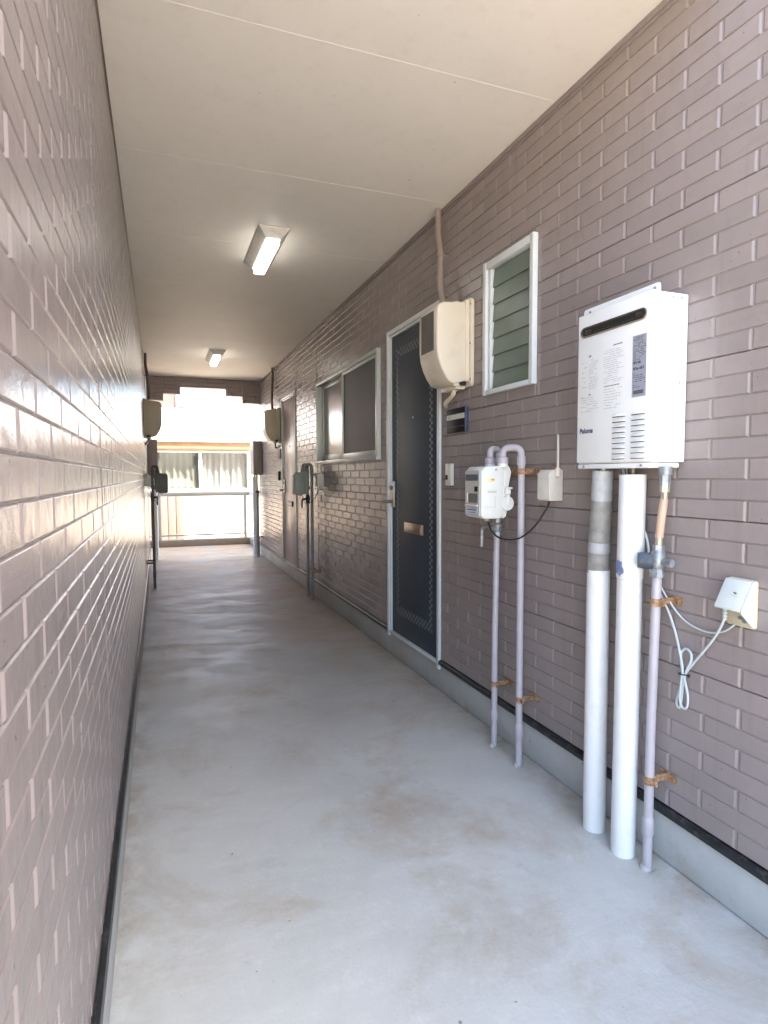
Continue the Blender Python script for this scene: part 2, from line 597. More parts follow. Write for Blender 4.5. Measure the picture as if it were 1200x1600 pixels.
def stadium(y0, y1, z0, z1, n=8):
    r = (z1 - z0) / 2
    zc = (z0 + z1) / 2
    pts = []
    for k in range(n + 1):
        a = -math.pi / 2 + math.pi * k / n
        pts.append((y1 - r + r * math.cos(a), zc + r * math.sin(a)))
    for k in range(n + 1):
        a = math.pi / 2 + math.pi * k / n
        pts.append((y0 + r + r * math.cos(a), zc + r * math.sin(a)))
    return pts

def rrect(a0, a1, b0, b1, r, n=4):
    pts = []
    for cx, cy, s0 in ((a1 - r, b1 - r, 0), (a0 + r, b1 - r, 1), (a0 + r, b0 + r, 2), (a1 - r, b0 + r, 3)):
        for k in range(n + 1):
            a = math.pi / 2 * (s0 + k / n)
            pts.append((cx + r * math.cos(a), cy + r * math.sin(a)))
    return pts

# ------------------------------------------------------------------ ground, floor, kerb
def structure(o):
    o['kind'] = 'structure'
    return o

structure(Mesh().box(-600, 600, -600, 600, -.6, -.31).build('ground', 'ground'))
structure(Mesh().box(-7, 9, -14, Y0 - .002, -.5, -.06).build('pavement', 'apron'))
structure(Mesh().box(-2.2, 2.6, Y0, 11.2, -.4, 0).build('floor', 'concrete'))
structure(Mesh().box(-2.2, 2.6, 10.98, 11.18, .001, .115, .008).build('kerb', 'curb'))
structure(Mesh().box(1.52, 1.68, 9.75, 10.979, .001, .115, .008).build('kerb', 'curb'))

# ------------------------------------------------------------------ ceiling of boards
ceil = structure(Mesh().box(-.45, 1.75, YC, 9.26, CEIL + .016, CEIL + .3).build('ceiling', 'trim'))
seams = [YC] + [1.995 + .915 * k for k in range(-3, 9)] + [9.26]
seams = [s for s in seams if YC <= s <= 9.26]
for a, b in zip(seams, seams[1:]):
    if b - a < .05:
        continue
    Mesh().box(L - .05, R + .05, a + .0015, b - .0015, CEIL, CEIL + .014, .0012, 1).build('ceiling_board', 'ceiling', ceil)
for sy in seams[1:-1]:
    Mesh().box(L + .004, R - .02, sy - .002, sy + .002, CEIL - .0007, CEIL + .004).build('joint_strip', 'seam', ceil)

# ------------------------------------------------------------------ walls of moulded brick siding
OPEN_R = [(3.005, 3.815, -.2, 2.178), (2.118, 2.518, 1.602, 2.206), (3.968, 5.70, 1.368, 2.11), (6.715, 7.53, -.2, 2.19)]   # y0, y1, z0, z1

def cut(rects, holes):
    for h in holes:
        nxt = []
        for (a, b, c, d) in rects:
            if h[1] <= a or h[0] >= b or h[3] <= c or h[2] >= d:
                nxt.append((a, b, c, d))
                continue
            if h[0] > a: nxt.append((a, h[0], c, d))
            if h[1] < b: nxt.append((h[1], b, c, d))
            if h[2] > c: nxt.append((max(a, h[0]), min(b, h[1]), c, h[2]))
            if h[3] < d: nxt.append((max(a, h[0]), min(b, h[1]), h[3], d))
        rects = nxt
    return [r for r in rects if r[1] - r[0] > .012 and r[3] - r[2] > .012]

def to_px(x, y, z):
    z -= CAMZ
    a = x * math.cos(YAW) - y * math.sin(YAW)
    b = x * math.sin(YAW) + y * math.cos(YAW)
    d = b * math.cos(PITCH) - z * math.sin(PITCH)
    u = b * math.sin(PITCH) + z * math.cos(PITCH)
    if d < .05:
        return None
    return 600 + FPX * a / d, 800 - FPX * u / d

DEP = .0036
def brick_verts(y0, y1, z0, z1):
    gy, gz, sy, sz = .0022, .0009, .0068, .0030
    a, b, c, d = y0 + gy, y1 - gy, z0 + gz, z1 - gz
    return [(-DEP, a, c), (-DEP, b, c), (-DEP, b, d), (-DEP, a, d), (-.0006, a + sy * .7, c + sz * .7), (-.0006, b - sy * .7, c + sz * .7), (-.0006, b - sy * .7, d - sz * .7), (-.0006, a + sy * .7, d - sz * .7),
            (0, a + sy, c + sz), (0, b - sy, c + sz), (0, b - sy, d - sz), (0, a + sy, d - sz)]
BF = [(8, 9, 10, 11)] + [(k, (k + 1) % 4, (k + 1) % 4 + 4, k + 4) for k in range(4)] + [(k + 4, (k + 1) % 4 + 4, (k + 1) % 4 + 8, k + 8) for k in range(4)]

def wall(side, name, label, splits, holes, Y0, ROW, PIT, Z0, off0):
    X = wx(side, 0)
    root = thing(name, (X, 0, 0), label, 'wall')
    # body of the wall behind the siding
    m = Mesh(side)
    for r in cut([(Y0, Y1, .0, CEIL + .012)], [(h[0], h[1], h[2], h[3]) for h in holes]):
        m.box(-.19, -.013, r[0], r[1], r[2], r[3])
    m.build('wall_core', 'trim', root, 0)
    # concrete plinth and black flashing
    pl = .010 if side == -1 else 0.
    m = Mesh(side)
    m.box(-.012, pl - .002, Y0 + .003, Y1 - .003, .002, .152, .004)
    m.build('plinth', 'plinth', root)
    fl = [(Y0, Y1)]
    for h in holes:
        if h[2] < .1:
            fl = [q for a, b in fl for q in (((a, h[0]), (h[1], b)) if a < h[0] < b else ((a, b),))]
    for a, b in fl:
        Mesh(side).prism([(-.012, Z0 - .002), (.004, Z0 - .002), (.013, Z0 - .012), (.013, .157), (.009, .1535), (-.012, .1535)], 1, a + .002, b - .002).build('base_flashing', 'black', root)
    edges = [Y0] + splits + [Y1]
    rows = []
    z = Z0
    top = CEIL - .022
    while z < top - .012:
        rows.append((z, min(z + ROW, top)))
        z += ROW
    # siding boards, eight courses high, under the moulded bricks
    k = 0
    while Z0 + k * 8 * ROW < top:
        za, zb = Z0 + k * 8 * ROW, min(Z0 + (k + 1) * 8 * ROW, top)
        for a, b in zip(edges, edges[1:]):
            rc = cut([(a + .003, b - .003, za + .001, zb - .001)], holes)
            m = Mesh(side)
            for r in rc:
                m.box(-.0125, -DEP, r[0], r[1], r[2], r[3])
            m.build('siding_board', 'groove', root, 0)
        k += 1
    for sy in splits:
        m = Mesh(side)
        for r in cut([(sy - .004, sy + .004, Z0, top)], holes):
            m.box(-.0135, -.004, sy - .004, sy + .004, r[2], r[3])
        m.build('joint_sealant', 'sealant', root, 0)
    cn = .012 if side == 1 else .004
    Mesh(side).box(-.013, cn, max(YC, Y0), 9.1, top + .001, CEIL - .0015, .001).box(-.013, cn * .55, max(YC, Y0), 9.1, top - .010, top + .0005, .001).build('cornice_strip', 'siding_flat' if side == 1 else 'trim', root)
    # bricks
    pieces = []
    for ri, (za, zb) in enumerate(rows):
        off = off0 + (PIT / 2 if (ri % 2 == 1) else 0)
        s0 = off - math.ceil((off - Y0) / PIT) * PIT
        n = int((Y1 - s0) / PIT) + 2
        for q in range(n):
            a, b = s0 + q * PIT, s0 + (q + 1) * PIT
            for ea, eb in zip(edges, edges[1:]):
                aa, bb = max(a, ea + .0035), min(b, eb - .0035)
                if bb - aa < .02:
                    continue
                for r in cut([(aa, bb, za, zb)], holes):
                    full = abs(bb - aa - PIT) < 1e-6 and abs(r[0] - aa) < 1e-6 and abs(r[1] - bb) < 1e-6 and abs(r[2] - za) < 1e-6 and abs(r[3] - za - ROW) < 1e-6
                    pp = [to_px(X, y_, z_) for y_ in (r[0], r[1]) for z_ in (r[2], r[3])]
                    area = 0
                    if all(pp):
                        xs, ys = [p[0] for p in pp], [p[1] for p in pp]
                        if max(xs) > 4 and min(xs) < 1196 and max(ys) > 4 and min(ys) < 1596:
                            area = (min(max(xs), 1200) - max(min(xs), 0)) * (min(max(ys), 1600) - max(min(ys), 0))
                    pieces.append((area, full, r))
    pieces.sort(key=lambda p: -p[0])
    def brick_mesh(y0, y1, z0, z1):
        me = bpy.data.meshes.new('brick')
        vs = [((-v[0]) * side if side == 1 else v[0], v[1], v[2]) for v in brick_verts(y0, y1, z0, z1)]
        fs = BF if side == 1 else [f[::-1] for f in BF]
        me.from_pydata(vs, [], [f[::-1] for f in fs])
        me.materials.append(MT['siding'])
        return me
    shared = brick_mesh(-PIT / 2, PIT / 2, -ROW / 2, ROW / 2)
    for area, full, r in pieces[:298]:
        cy, cz = (r[0] + r[1]) / 2, (r[2] + r[3]) / 2
        me = shared if full else brick_mesh(r[0] - cy, r[1] - cy, r[2] - cz, r[3] - cz)
        o = bpy.data.objects.new('brick', me)
        o.parent = root
        o.location = (random.uniform(-.0004, .0004), cy, cz)
        COL.objects.link(o)
    vs, fs = [], []
    for area, full, r in pieces[298:]:
        n = len(vs)
        vs += [(-v[0] if side == 1 else v[0], v[1], v[2]) for v in brick_verts(*r)]
        for f in BF:
            f = [n + i for i in f]
            fs.append(f[::-1] if side == 1 else f)
    me = bpy.data.meshes.new('brickwork')
    me.from_pydata(vs, [], fs)
    me.materials.append(MT['siding'])
    ta = me.attributes.new('tone', 'FLOAT', 'FACE')
    tones = [random.random() for _ in range(len(fs) // len(BF))]
    ta.data.foreach_set('value', [tones[i // len(BF)] for i in range(len(fs))])
    o = bpy.data.objects.new('brickwork', me)
    o.parent = root
    o['kind'] = 'stuff'
    COL.objects.link(o)
    return root

wall_r = wall(1, 'siding_wall', 'mauve brick-pattern siding wall with the doors, windows, meters and water heater on it', [5.757, 6.714 - .002], OPEN_R, Y0, ROW, PIT, Z0, 1.153)
wall_l = wall(-1, 'siding_wall', 'glossy mauve brick-pattern siding wall without doors or windows, facing the doors', [1.75, 4.78, 7.81], [], YL, .0517, .2155, .2112, .532)

# unseen rooms over and beside the passage, height and extent set to block sun
bld = thing('apartment_building', (0, 4, 0), 'unseen mauve apartment block around and above the covered passage, sized to block the sun', 'building')
Mesh().box(-6, -.335, YL + .01, Y1 - .01, -.3, 2.95).build('unseen_room_block', 'siding_flat', bld, 0)
Mesh().box(1.665, 7.5, Y0 + .01, Y1 - .01, -.3, 8.8).build('unseen_room_block', 'siding_flat', bld, 0)
Mesh().box(-6, 1.66, YC + .01, Y1 - .2, 2.952, 8.4).build('unseen_upper_storey', 'siding_flat', bld, 0)

# ------------------------------------------------------------------ stepped lintel at the far mouth
LY = 9.15
lint = thing('stepped_lintel', (.66, LY, 2.31), 'stepped brick-pattern lintel over the bright far mouth of the passage', 'lintel')
steps = [(L, .089, 2.308), (.089, .322, 2.407), (.322, .962, 2.509), (.962, 1.2, 2.409), (1.2, R, 2.31)]
poly = []
for a, b, z in steps:
    poly += [(a + (.004 if a == L else 0), z), (b - (.004 if b == R else 0), z)]
poly += [(R - .004, CEIL - .002), (L + .004, CEIL - .002)]
Mesh().prism(poly, 1, LY + .007, LY + .13).build('backing', 'groove', lint, 0)
ri = 0
z = 2.30
while z < CEIL - .02:
    zb = min(z + ROW, CEIL - .004)
    off = (PIT / 2) * (ri % 2)
    x = L - off
    while x < R:
        for a, b, zl in steps:
            xa, xb, za = max(x, a + .005), min(x + PIT, b - .005), max(z, zl + .001)
            if xb - xa > .015 and zb - za > .012:
                g = [(xa + .002, za + .001), (xb - .002, za + .001), (xb - .002, zb - .001), (xa + .002, zb - .001)]
                h = [(xa + .009, za + .006), (xb - .009, za + .006), (xb - .009, zb - .006), (xa + .009, zb - .006)]
                if h[1][0] <= h[0][0] + .002 or h[2][1] <= h[1][1] + .002:
                    continue
                me = Mesh()
                V = [me.bm.verts.new((p[0], LY + .007, p[1])) for p in g] + [me.bm.verts.new((p[0], LY, p[1])) for p in h]
                me.bm.faces.new(V[4:])
                for k in range(4):
                    me.bm.faces.new((V[k], V[(k + 1) % 4], V[(k + 1) % 4 + 4], V[k + 4]))
                me.bm.faces.new(V[3::-1])
                me.build('brick', 'siding', lint, 0)
        x += PIT
    z += ROW
    ri += 1

# ------------------------------------------------------------------ doors (parts of the wall)
def door(y0, y1, ztop, zbot, navy):
    fr = 'alu' if navy else 'alu_green'
    w = .030
    m = Mesh(1)
    for a, b in ((y0, y0 + w), (y1 - w, y1)):
        m.box(-.06, .012, a, b, .125 if navy else .14, ztop, .003)
    m.box(-.06, .012, y0 + w + .0005, y1 - w - .0005, ztop - w, ztop - .001, .003)
    for a, b in ((y0 + w + .0005, y0 + w + .016), (y1 - w - .016, y1 - w - .0005)):
        m.box(-.06, .002, a, b, zbot - .012, ztop - w - .0008, .002)
    m.box(-.06, .002, y0 + w + .017, y1 - w - .017, ztop - w - .017, ztop - w - .001, .002)
    m.box(-.06, .012, y0 + w + .001, y1 - w - .001, zbot - .024, zbot - .0125, .002)
    d = m.build('door', fr, wall_r)
    d['label'] = 'navy sheet door with a grey checker border in a silver frame' if navy else 'taupe sheet door in a pale frame'
    ly0, ly1 = y0 + w + .018, y1 - w - .018
    Mesh(1).box(-.055, -.010, ly0, ly1, zbot - .01, ztop - w - .02, .003).build('leaf', 'door' if navy else 'door2', d)
    Mesh(1).box(-.15, -.0605, y0, y1, .155, ztop).build('reveal', 'dark', d, 0)
    Mesh(1).box(-.15, -.004, y0 + .002, y1 - .002, .003, zbot - .026, .003).build('threshold', 'plinth', d)
    if navy:
        qw, qh = .0215, .0190
        def checks(a0, c0, cols, rows):
            mm = Mesh(1)
            for i in range(cols):
                for j in range(rows):
                    if (i + j) % 2 == 0:
                        mm.box(-.0102, -.0085, a0 + i * qw + .0008, a0 + (i + 1) * qw - .0008, c0 + j * qh + .0008, c0 + (j + 1) * qh - .0008)
            mm.build('checker_border', 'door_check', d, 0)['kind'] = 'stuff'
        a0, a1 = ly0 + .078, ly1 - .070
        nc = int((a1 - a0) / qw)
        a1 = a0 + nc * qw
        checks(a0, .300, 2, 92)
        checks(a1 - 2 * qw, .300, 2, 92)
        checks(a0 + 2 * qw, .300, nc - 4, 3)
        checks(a0 + 2 * qw, .300 + 89 * qh, nc - 4, 3)
    # lever handle on a long plate, letter slot, peephole
    hy = ly1 - .045
    h = Mesh(1).box(-.010, .006, hy - .022, hy + .022, 1.012, 1.185, .003).build('handle', 'steel', d)
    mm = Mesh(1)
    mm.tube([(.004, hy, 1.05), (.054, hy, 1.05)], .010, 12)
    mm.tube(bend([(.044, hy, 1.05), (.056, hy, 1.05), (.058, hy + .062, 1.05)], .008), .0085, 10)
    mm.tube([(.004, hy, 1.142), (.024, hy, 1.142)], .014, 14)
    d2 = mm.build('lever', 'steel' if not navy else 'bronze', d)
    sy = (ly0 + ly1) / 2 - .015
    Mesh(1).box(-.010, .002, sy - .14, sy + .14, .862, .925, .003).build('letter_slot', 'bronze' if navy else 'cable', d)
    Mesh(1).box(.0015, .006, sy - .122, sy + .10, .875, .905, .003).box(.0015, .009, sy - .138, sy - .124, .866, .921, .002).build('letter_flap', 'bronze' if navy else 'door2', d)
    Mesh(1).tube([(-.010, (ly0 + ly1) / 2, 1.58), (-.005, (ly0 + ly1) / 2, 1.58)], .008, 12).build('peephole', 'steel', d)
    return d

door(3.003, 3.817, 2.181, .176, True)
door(6.713 + .004, 7.532, 2.192, .186, False)

# ------------------------------------------------------------------ louvre window
def louvre_window():
    y0, y1, z0, z1 = 2.115, 2.521, 1.599, 2.209
    m = Mesh(1)
    m.box(-.05, .020, y0, y0 + .026, z0, z1, .002)
    m.box(-.05, .020, y1 - .026, y1, z0, z1, .002)
    m.box(-.05, .018, y0 + .0265, y1 - .0265, z1 - .034, z1 - .0005, .002)
    m.box(-.05, .018, y0 + .0265, y1 - .0265, z0 + .0005, z0 + .022, .002)
    m.box(-.04, .006, y0 + .0265, y0 + .04, z0 + .0225, z1 - .0345, .002)
    m.box(-.04, .006, y1 - .048, y1 - .0265, z0 + .0225, z1 - .0345, .002)
    w = m.build('louvre_window', 'alu', wall_r)
    Mesh(1).box(-.16, -.052, y0, y1, z0, z1).build('reveal', 'dark', w, 0)
    for k in range(7):
        zt = 2.170 - k * .0775
        zb = zt - .082
        Mesh(1).prism([(-.016, zt), (-.011, zt), (-.003, zb), (-.008, zb)], 1, y0 + .046, y1 - .054).build('glass_slat', 'louvre', w, 0)
        mm = Mesh(1)
        for a, b in ((y0 + .0405, y0 + .0455), (y1 - .0535, y1 - .0485)):
            mm.prism([(-.018, zt - .002), (-.008, zt - .002), (.002, zb + .006), (-.010, zb + .006)], 1, a, b)
        mm.build('slat_clip', 'alu', w, 0)
louvre_window()

# ------------------------------------------------------------------ sliding window with insect screen
def sliding_window():
    y0, y1, z0, z1 = 3.964, 5.704, 1.364, 2.113
    m = Mesh(1)
    m.box(-.09, .026, y0, y0 + .03, z0, z1, .002)
    m.box(-.09, .026, y1 - .03, y1, z0, z1, .002)
    m.box(-.09, .026, y0 + .0305, y1 - .0305, z1 - .03, z1 - .0005, .002)
    m.box(-.09, .034, y0 - .004, y1 + .004, z0 - .028, z0 - .0005, .002)
    w = m.build('window', 'alu_green', wall_r)
    Mesh(1).box(-.17, -.092, y0, y1, z0, z1).build('reveal', 'dark', w, 0)
    mid = 4.83
    def sash(name, a, b, d, mat, pane, pm, pw):
        mm = Mesh(1)
        c0, c1 = z0 + .001, z1 - .031
        mm.box(d - .022, d, a, a + pw, c0, c1, .002)
        mm.box(d - .022, d, b - pw, b, c0, c1, .002)
        mm.box(d - .022, d, a + pw + .0005, b - pw - .0005, c1 - pw, c1 - .0005, .002)
        mm.box(d - .022, d, a + pw + .0005, b - pw - .0005, c0 + .0005, c0 + pw * 1.6, .002)
        s = mm.build(name, mat, w)
        Mesh(1).box(d - .013, d - .009, a + pw + .0005, b - pw - .0005, c0 + pw * 1.6 + .0005, c1 - pw - .0005).build(pane, pm, s, 0)
    sash('screen_sash', y0 + .032, mid + .018, .018, 'alu_green', 'insect_screen', 'screen', .026)
    sash('sash', mid - .02, y1 - .032, -.030, 'alu_green', 'pane', 'frost', .036)
    sash('sash', y0 + .032, mid + .02, -.058, 'alu_green', 'pane', 'frost', .036)
sliding_window()

# ------------------------------------------------------------------ water heater
def heater(side, yb, label, near, body_mat='white'):
    """yb: end that faces the near mouth"""
    y0, y1, z0, z1, D = yb, yb + .325, 1.258, 1.748, .134
    t = thing('water_heater', (wx(side, 0), (y0 + y1) / 2, z0), label, 'water heater', 'gas water heaters along the passage')
    Mesh(side).box(.002, D - .006, y0, y1, z0, z1, .004).build('case', body_mat, t)
    Mesh(side).box(D - .0055, D, y0 - .001, y1 + .001, z0 + .004, z1 + .001, .005, 3).build('front_cover', body_mat, t)
    m = Mesh(side)
    m.prism(rrect(y0 + .002, y1 + .004, z1 - .02, z1 + .026, .010), 0, D - .028, D - .024)
    m.build('top_flange', body_mat, t)
    Mesh(side).box(.012, D - .003, y0 + .01, y1 - .002, z0 - .016, z0 - .001, .003).build('bottom_tray', body_mat, t)
    if not near:
        return t
    for yy, zz in ((y0 + .018, z1 + .012), (y1 - .03, z1 + .012)):
        Mesh(side).tube([(D - .025, yy, zz), (D - .019, yy, zz)], .0035, 8).build('screw', 'castgrey', t)
    for yy in (y0 + .035, y1 - .035):
        Mesh(side).tube([(D - .004, yy, z0 - .009), (D + .001, yy, z0 - .009)], .004, 8).build('screw', 'castgrey', t)
    for dd, zz in ((.03, z1 - .014), (.062, z1 - .014), (.03, 1.49)):
        Mesh(side).tube([(dd, y0 + .001, zz), (dd, y0 - .0025, zz)], .0026, 8).build('screw', 'castgrey', t)
    # exhaust slot
    ea, eb, ec, ed = y0 + .022, y1 - .014, 1.672, 1.708
    rim = Mesh(side)
    o_, i_ = stadium(ea, eb, ec, ed), stadium(ea + .006, eb - .006, ec + .006, ed - .006)
    n = len(o_)
    A = [rim.bm.verts.new((D, *p)) for p in o_]
    B = [rim.bm.verts.new((D + .0035, p[0] * .98 + q[0] * .02, p[1] * .8 + q[1] * .2)) for p, q in zip(o_, i_)]
    Cc = [rim.bm.verts.new((D + .0025, *p)) for p in i_]
    Dd = [rim.bm.verts.new((D + .0006, *p)) for p in i_]
    for P, Q in ((A, B), (B, Cc), (Cc, Dd)):
        for k in range(n):
            rim.bm.faces.new((P[k], P[(k + 1) % n], Q[(k + 1) % n], Q[k]))
    ex = rim.build('exhaust_rim', 'chrome', t)
    Mesh(side).prism(stadium(ea + .006, eb - .006, ec + .006, ed - .006), 0, D + .0002, D + .0007).build('exhaust_mouth', 'dark', t)
    Mesh(side).box(D + .0008, D + .0022, ea + .05, eb - .06, 1.6825, 1.6855).box(D + .0008, D + .0022, ea + .012, ea + .044, ec + .009, ed - .009, .001).box(D + .0008, D + .002, eb - .05, eb - .02, ec + .010, ed - .010, .001).build('exhaust_baffle', 'vent', t)
    # notices
    pm = Mesh(side)
    rnd = random.Random(3)
    def lines(ya, yb_, za, zb, dz, fill=.8, wmin=.006, wmax=.04, h=.0016):
        z = za
        while z > zb:
            y = ya - rnd.choice((0, 0, 0, .006))
            end = yb_ + rnd.uniform(0, (ya - yb_) * .35)
            while y > end:
                w_ = rnd.uniform(wmin, wmax)
                if rnd.random() < fill:
                    a, b = max(y - w_, end), y
                    pm.quad([(D + .0006, a, z), (D + .0006, b, z), (D + .0006, b, z + h), (D + .0006, a, z + h)])
                y -= w_ + .003
            z -= dz
    lines(y1 - .055, y1 - .105, 1.595, 1.50, .0062, .85, .004, .02, .0018)
    lines(y1 - .022, y1 - .05, 1.59, 1.47, .016, .8, .004, .01, .003)
    lines(y1 - .016, y1 - .105, 1.475, 1.425, .0075, .85, .005, .03, .0018)
    lines(y1 - .125, y1 - .215, 1.61, 1.505, .0066, .9, .005, .03, .0018)
    lines(y1 - .128, y1 - .21, 1.49, 1.425, .0085, .8, .004, .016, .002)
    pm.build('printed_notice', 'paleprint', t, 0)['kind'] = 'stuff'
    pm2 = Mesh(side)
    for (a, b, z, h) in ((y1 - .065, y1 - .052, 1.606, .006), (y1 - .165, y1 - .205, 1.622, .004), (y1 - .127, y1 - .195, 1.499, .0032), (y1 - .065, y1 - .054, 1.482, .005)):
        a, b = min(a, b), max(a, b)
        n = max(2, int((b - a) / .006))
        for k in range(n):
            p0 = a + (b - a) * k / n
            pm2.quad([(D + .0006, p0, z), (D + .0006, p0 + (b - a) / n * .7, z), (D + .0006, p0 + (b - a) / n * .7, z + h), (D + .0006, p0, z + h)])
    pm2.build('notice_heading', 'print', t, 0)['kind'] = 'stuff'
    la, lb, lc, ld = y0 + .022, y0 + .076, 1.452, 1.632
    pl = Mesh(side).box(D + .0002, D + .0012, la, lb, lc, ld).build('rating_label', 'label', t, 0)
    pm3 = Mesh(side)
    z = ld - .008
    rnd2 = random.Random(9)
    while z > lc + .026:
        y = lb - .004
        end = la + .004 + rnd2.uniform(0, .02)
        big = rnd2.random() < .2
        while y > end:
            w_ = rnd2.uniform(.003, .014)
            if rnd2.random() < .7:
                pm3.quad([(D + .0018, y - w_, z), (D + .0018, y, z), (D + .0018, y, z + (.006 if big else .0022)), (D + .0018, y - w_, z + (.006 if big else .0022))])
            y -= w_ + .003
        z -= .0115 if big else .0058
    pm3.quad([(D + .0018, la + .008, lc + .008), (D + .0018, lb - .006, lc + .008), (D + .0018, lb - .006, lc + .019), (D + .0018, la + .008, lc + .019)])
    pm3.build('label_print', 'print', pl, 0)['kind'] = 'stuff'
    Mesh(side).text('Paloma', D + .0008, y1 - .013, 1.360, .0225, shear=.12, bold=.0007).build('logo', 'logo', t, 0)
    # two columns of nine pressed louvres
    def louvre(a, b, z):
        m = Mesh(side)
        n = 10
        ring0, ring1 = [], []
        for k in range(n + 1):
            u = k / n
            hgt = .0075 * math.sin(math.pi * u) ** .5 if 0 < u < 1 else 0
            yy = a + (b - a) * u
            ring0.append(m.bm.verts.new((D + .0002, yy, z + .0085 * math.sin(math.pi * u) ** .5 if 0 < u < 1 else z)))
            ring1.append(m.bm.verts.new((D + .0002 + hgt, yy, z)))
        for k in range(n):
            q = [ring0[k], ring0[k + 1], ring1[k + 1], ring1[k]]
            m.bm.faces.new(q)
        lo = m.build('louvre', body_mat, t, 60)
        Mesh(side).quad([(D + .0007, a + .003, z - .0022), (D + .0007, b - .003, z - .0022), (D + .0007, b - .003, z + .0012), (D + .0007, a + .003, z + .0012)]).build('slot', 'vent', lo, 0)  # flat dark strip: shade of the opening under the louvre, put into colour
    for k in range(9):
        z = 1.401 - k * .0162
        louvre(y0 + .020, y0 + .080, z)
        louvre(y0 + .098, y0 + .160, z)
    return t

heater(1, 1.355, 'white gas water heater with exhaust slot and louvres above two white pipes', True)
heater(1, 9.09, 'slim taupe heater box at the wall end beyond the taupe door', False, 'taupe')
heater(-1, 9.12, 'slim taupe heater box on the blank wall behind the dark gas meter', False, 'taupe')

# ------------------------------------------------------------------ pipes under the near heater
t = thing('pipe_cover', (wx(1, .082), 1.624, 0), 'white plastic drain pipe whose top is wrapped in grey tape', 'pipe')
Mesh(1).tube([(.082, 1.623, 0), (.082, 1.624, .30), (.082, 1.624, .62), (.082, 1.624, .902)], .0375, 28).build('sleeve', 'pvc', t)
zs = [.895, .925, .965, 1.0, 1.035, 1.07, 1.105, 1.14, 1.175, 1.21, 1.236]
for i, (a, b) in enumerate(zip(zs, zs[1:])):
    def pt(z):
        u = (z - .895) / .34
        return (.082 + .012 * u, 1.627 - .03 * u, z)
    r0 = .0362 - .004 * i / 10
    Mesh(1).tube([pt(a - .004), pt(a), pt((a + b) / 2), pt(b)], [r0 - .0005, r0 + .0012, r0 + .0004, r0 - .0006], 24).build('tape_wrap', 'tape2' if i in (2, 3, 7, 8, 9) and i != 3 else 'tape', t)
Mesh(1).tube([pt(1.225), pt(1.252)], .016, 14).build('stub', 'castgrey', t)

t = thing('pipe_cover', (wx(1, .085), 1.478, 0), 'straight white plastic pipe with a small blue tape patch under the heater', 'pipe')
Mesh(1).tube([(.087, 1.480, 0), (.086, 1.478, .45), (.085, 1.477, .905)], .0378, 28).build('sleeve', 'pvc', t)
Mesh(1).tube([(.085, 1.477, .895), (.085, 1.477, .900), (.085, 1.475, 1.05), (.085, 1.473, 1.222)], [.0382, .0402, .040, .0398], 28).build('sleeve', 'pvc', t)
rnd = random.Random(5)
m = Mesh(1)
cen = None
ring = []
for k in range(14):
    a = 2 * math.pi * k / 14
    rr = .019 * (1 + rnd.uniform(-.22, .22))
    ang = math.radians(6) + rr * math.cos(a) / .041            # angle around the pipe
    ring.append((.085 + .0418 * math.cos(ang), 1.477 + .0418 * math.sin(ang), .93 + 1.15 * rr * math.sin(a)))
A = [m.bm.verts.new(p) for p in ring]
c = m.bm.verts.new((.085 + .0426 * math.cos(math.radians(6)), 1.477 + .0426 * math.sin(math.radians(6)), .93))
for k in range(14):
    m.bm.faces.new((A[k], A[(k + 1) % 14], c))
m.build('tape_patch', 'bluetape', t)
Mesh(1).tube([(.085, 1.475, 1.215), (.085, 1.475, 1.25)], .014, 14).build('stub', 'vent', t)

def collar(side, t, d, y, r):
    Mesh(side).tube([(d, y, .0), (d + .001, y + .001, .004), (d, y, .008)], [r + .011, r + .007, r + .002], 14).build('mortar_collar', 'plinth', t)

def bracket(side, t, y, z, d=.074, r=.0138, mat='rust'):
    """rusty pipe clamp: ring, arm to the wall, foot plate"""
    m = Mesh(side)
    m.tube([(d, y, z - .012), (d, y, z + .012)], r + .0028, 16)
    m.box(.003, d - r + .002, y - .004, y + .004, z - .010, z + .010, .0015)
    m.box(d - .004, d + .004, y - r - .016, y - r + .002, z - .010, z + .010, .0015)
    m.prism(rrect(y - .034, y + .030, z - .013, z + .013, .004), 0, .0005, .004)
    m.tube([(.004, y - .022, z), (.008, y - .022, z)], .005, 8)
    return m.build('bracket', mat, t)

t = thing('gas_pipe', (wx(1, .074), 1.39, 0), 'thin lavender gas pipe feeding the heater through a valve with navy cap', 'pipe')
Mesh(1).tube([(.074, 1.390, 0), (.074, 1.388, .45), (.074, 1.378, .925)], .0138, 18).build('tube', 'pipe', t)
Mesh(1).tube([(.074, 1.390, .105), (.074, 1.390, .112), (.074, 1.390, .158), (.074, 1.390, .165)], [.0142, .0172, .0172, .0142], 18).build('coupling', 'pipe', t)
collar(1, t, .074, 1.390, .0138)
bracket(1, t, 1.388, .283)
bracket(1, t, 1.381, .838)
m = Mesh(1)
m.tube([(.074, 1.378, .915), (.074, 1.378, .925), (.074, 1.377, .945)], [.021, .021, .015], 8)
m.tube([(.074, 1.377, .94), (.074, 1.376, .955), (.074, 1.375, .985), (.074, 1.375, .998)], [.015, .021, .021, .014], 14)
m.tube([(.074, 1.375, .995), (.074, 1.375, 1.012)], .0165, 6)
m.tube([(.074, 1.378, .962), (.074, 1.335, .962)], .010, 12)
m.tube([(.074, 1.338, .962), (.074, 1.322, .962)], .013, 6)
m.build('valve', 'castgrey', t)
Mesh(1).tube([(.082, 1.388, .963), (.098, 1.405, .963), (.112, 1.418, .963)], [.024, .026, .0225], 18).build('valve_cap', 'bluecap', t)
Mesh(1).tube([(.074, 1.375, 1.010), (.074, 1.374, 1.018), (.074, 1.373, 1.038)], [.011, .0105, .009], 12).build('lower_fitting', 'brass', t)
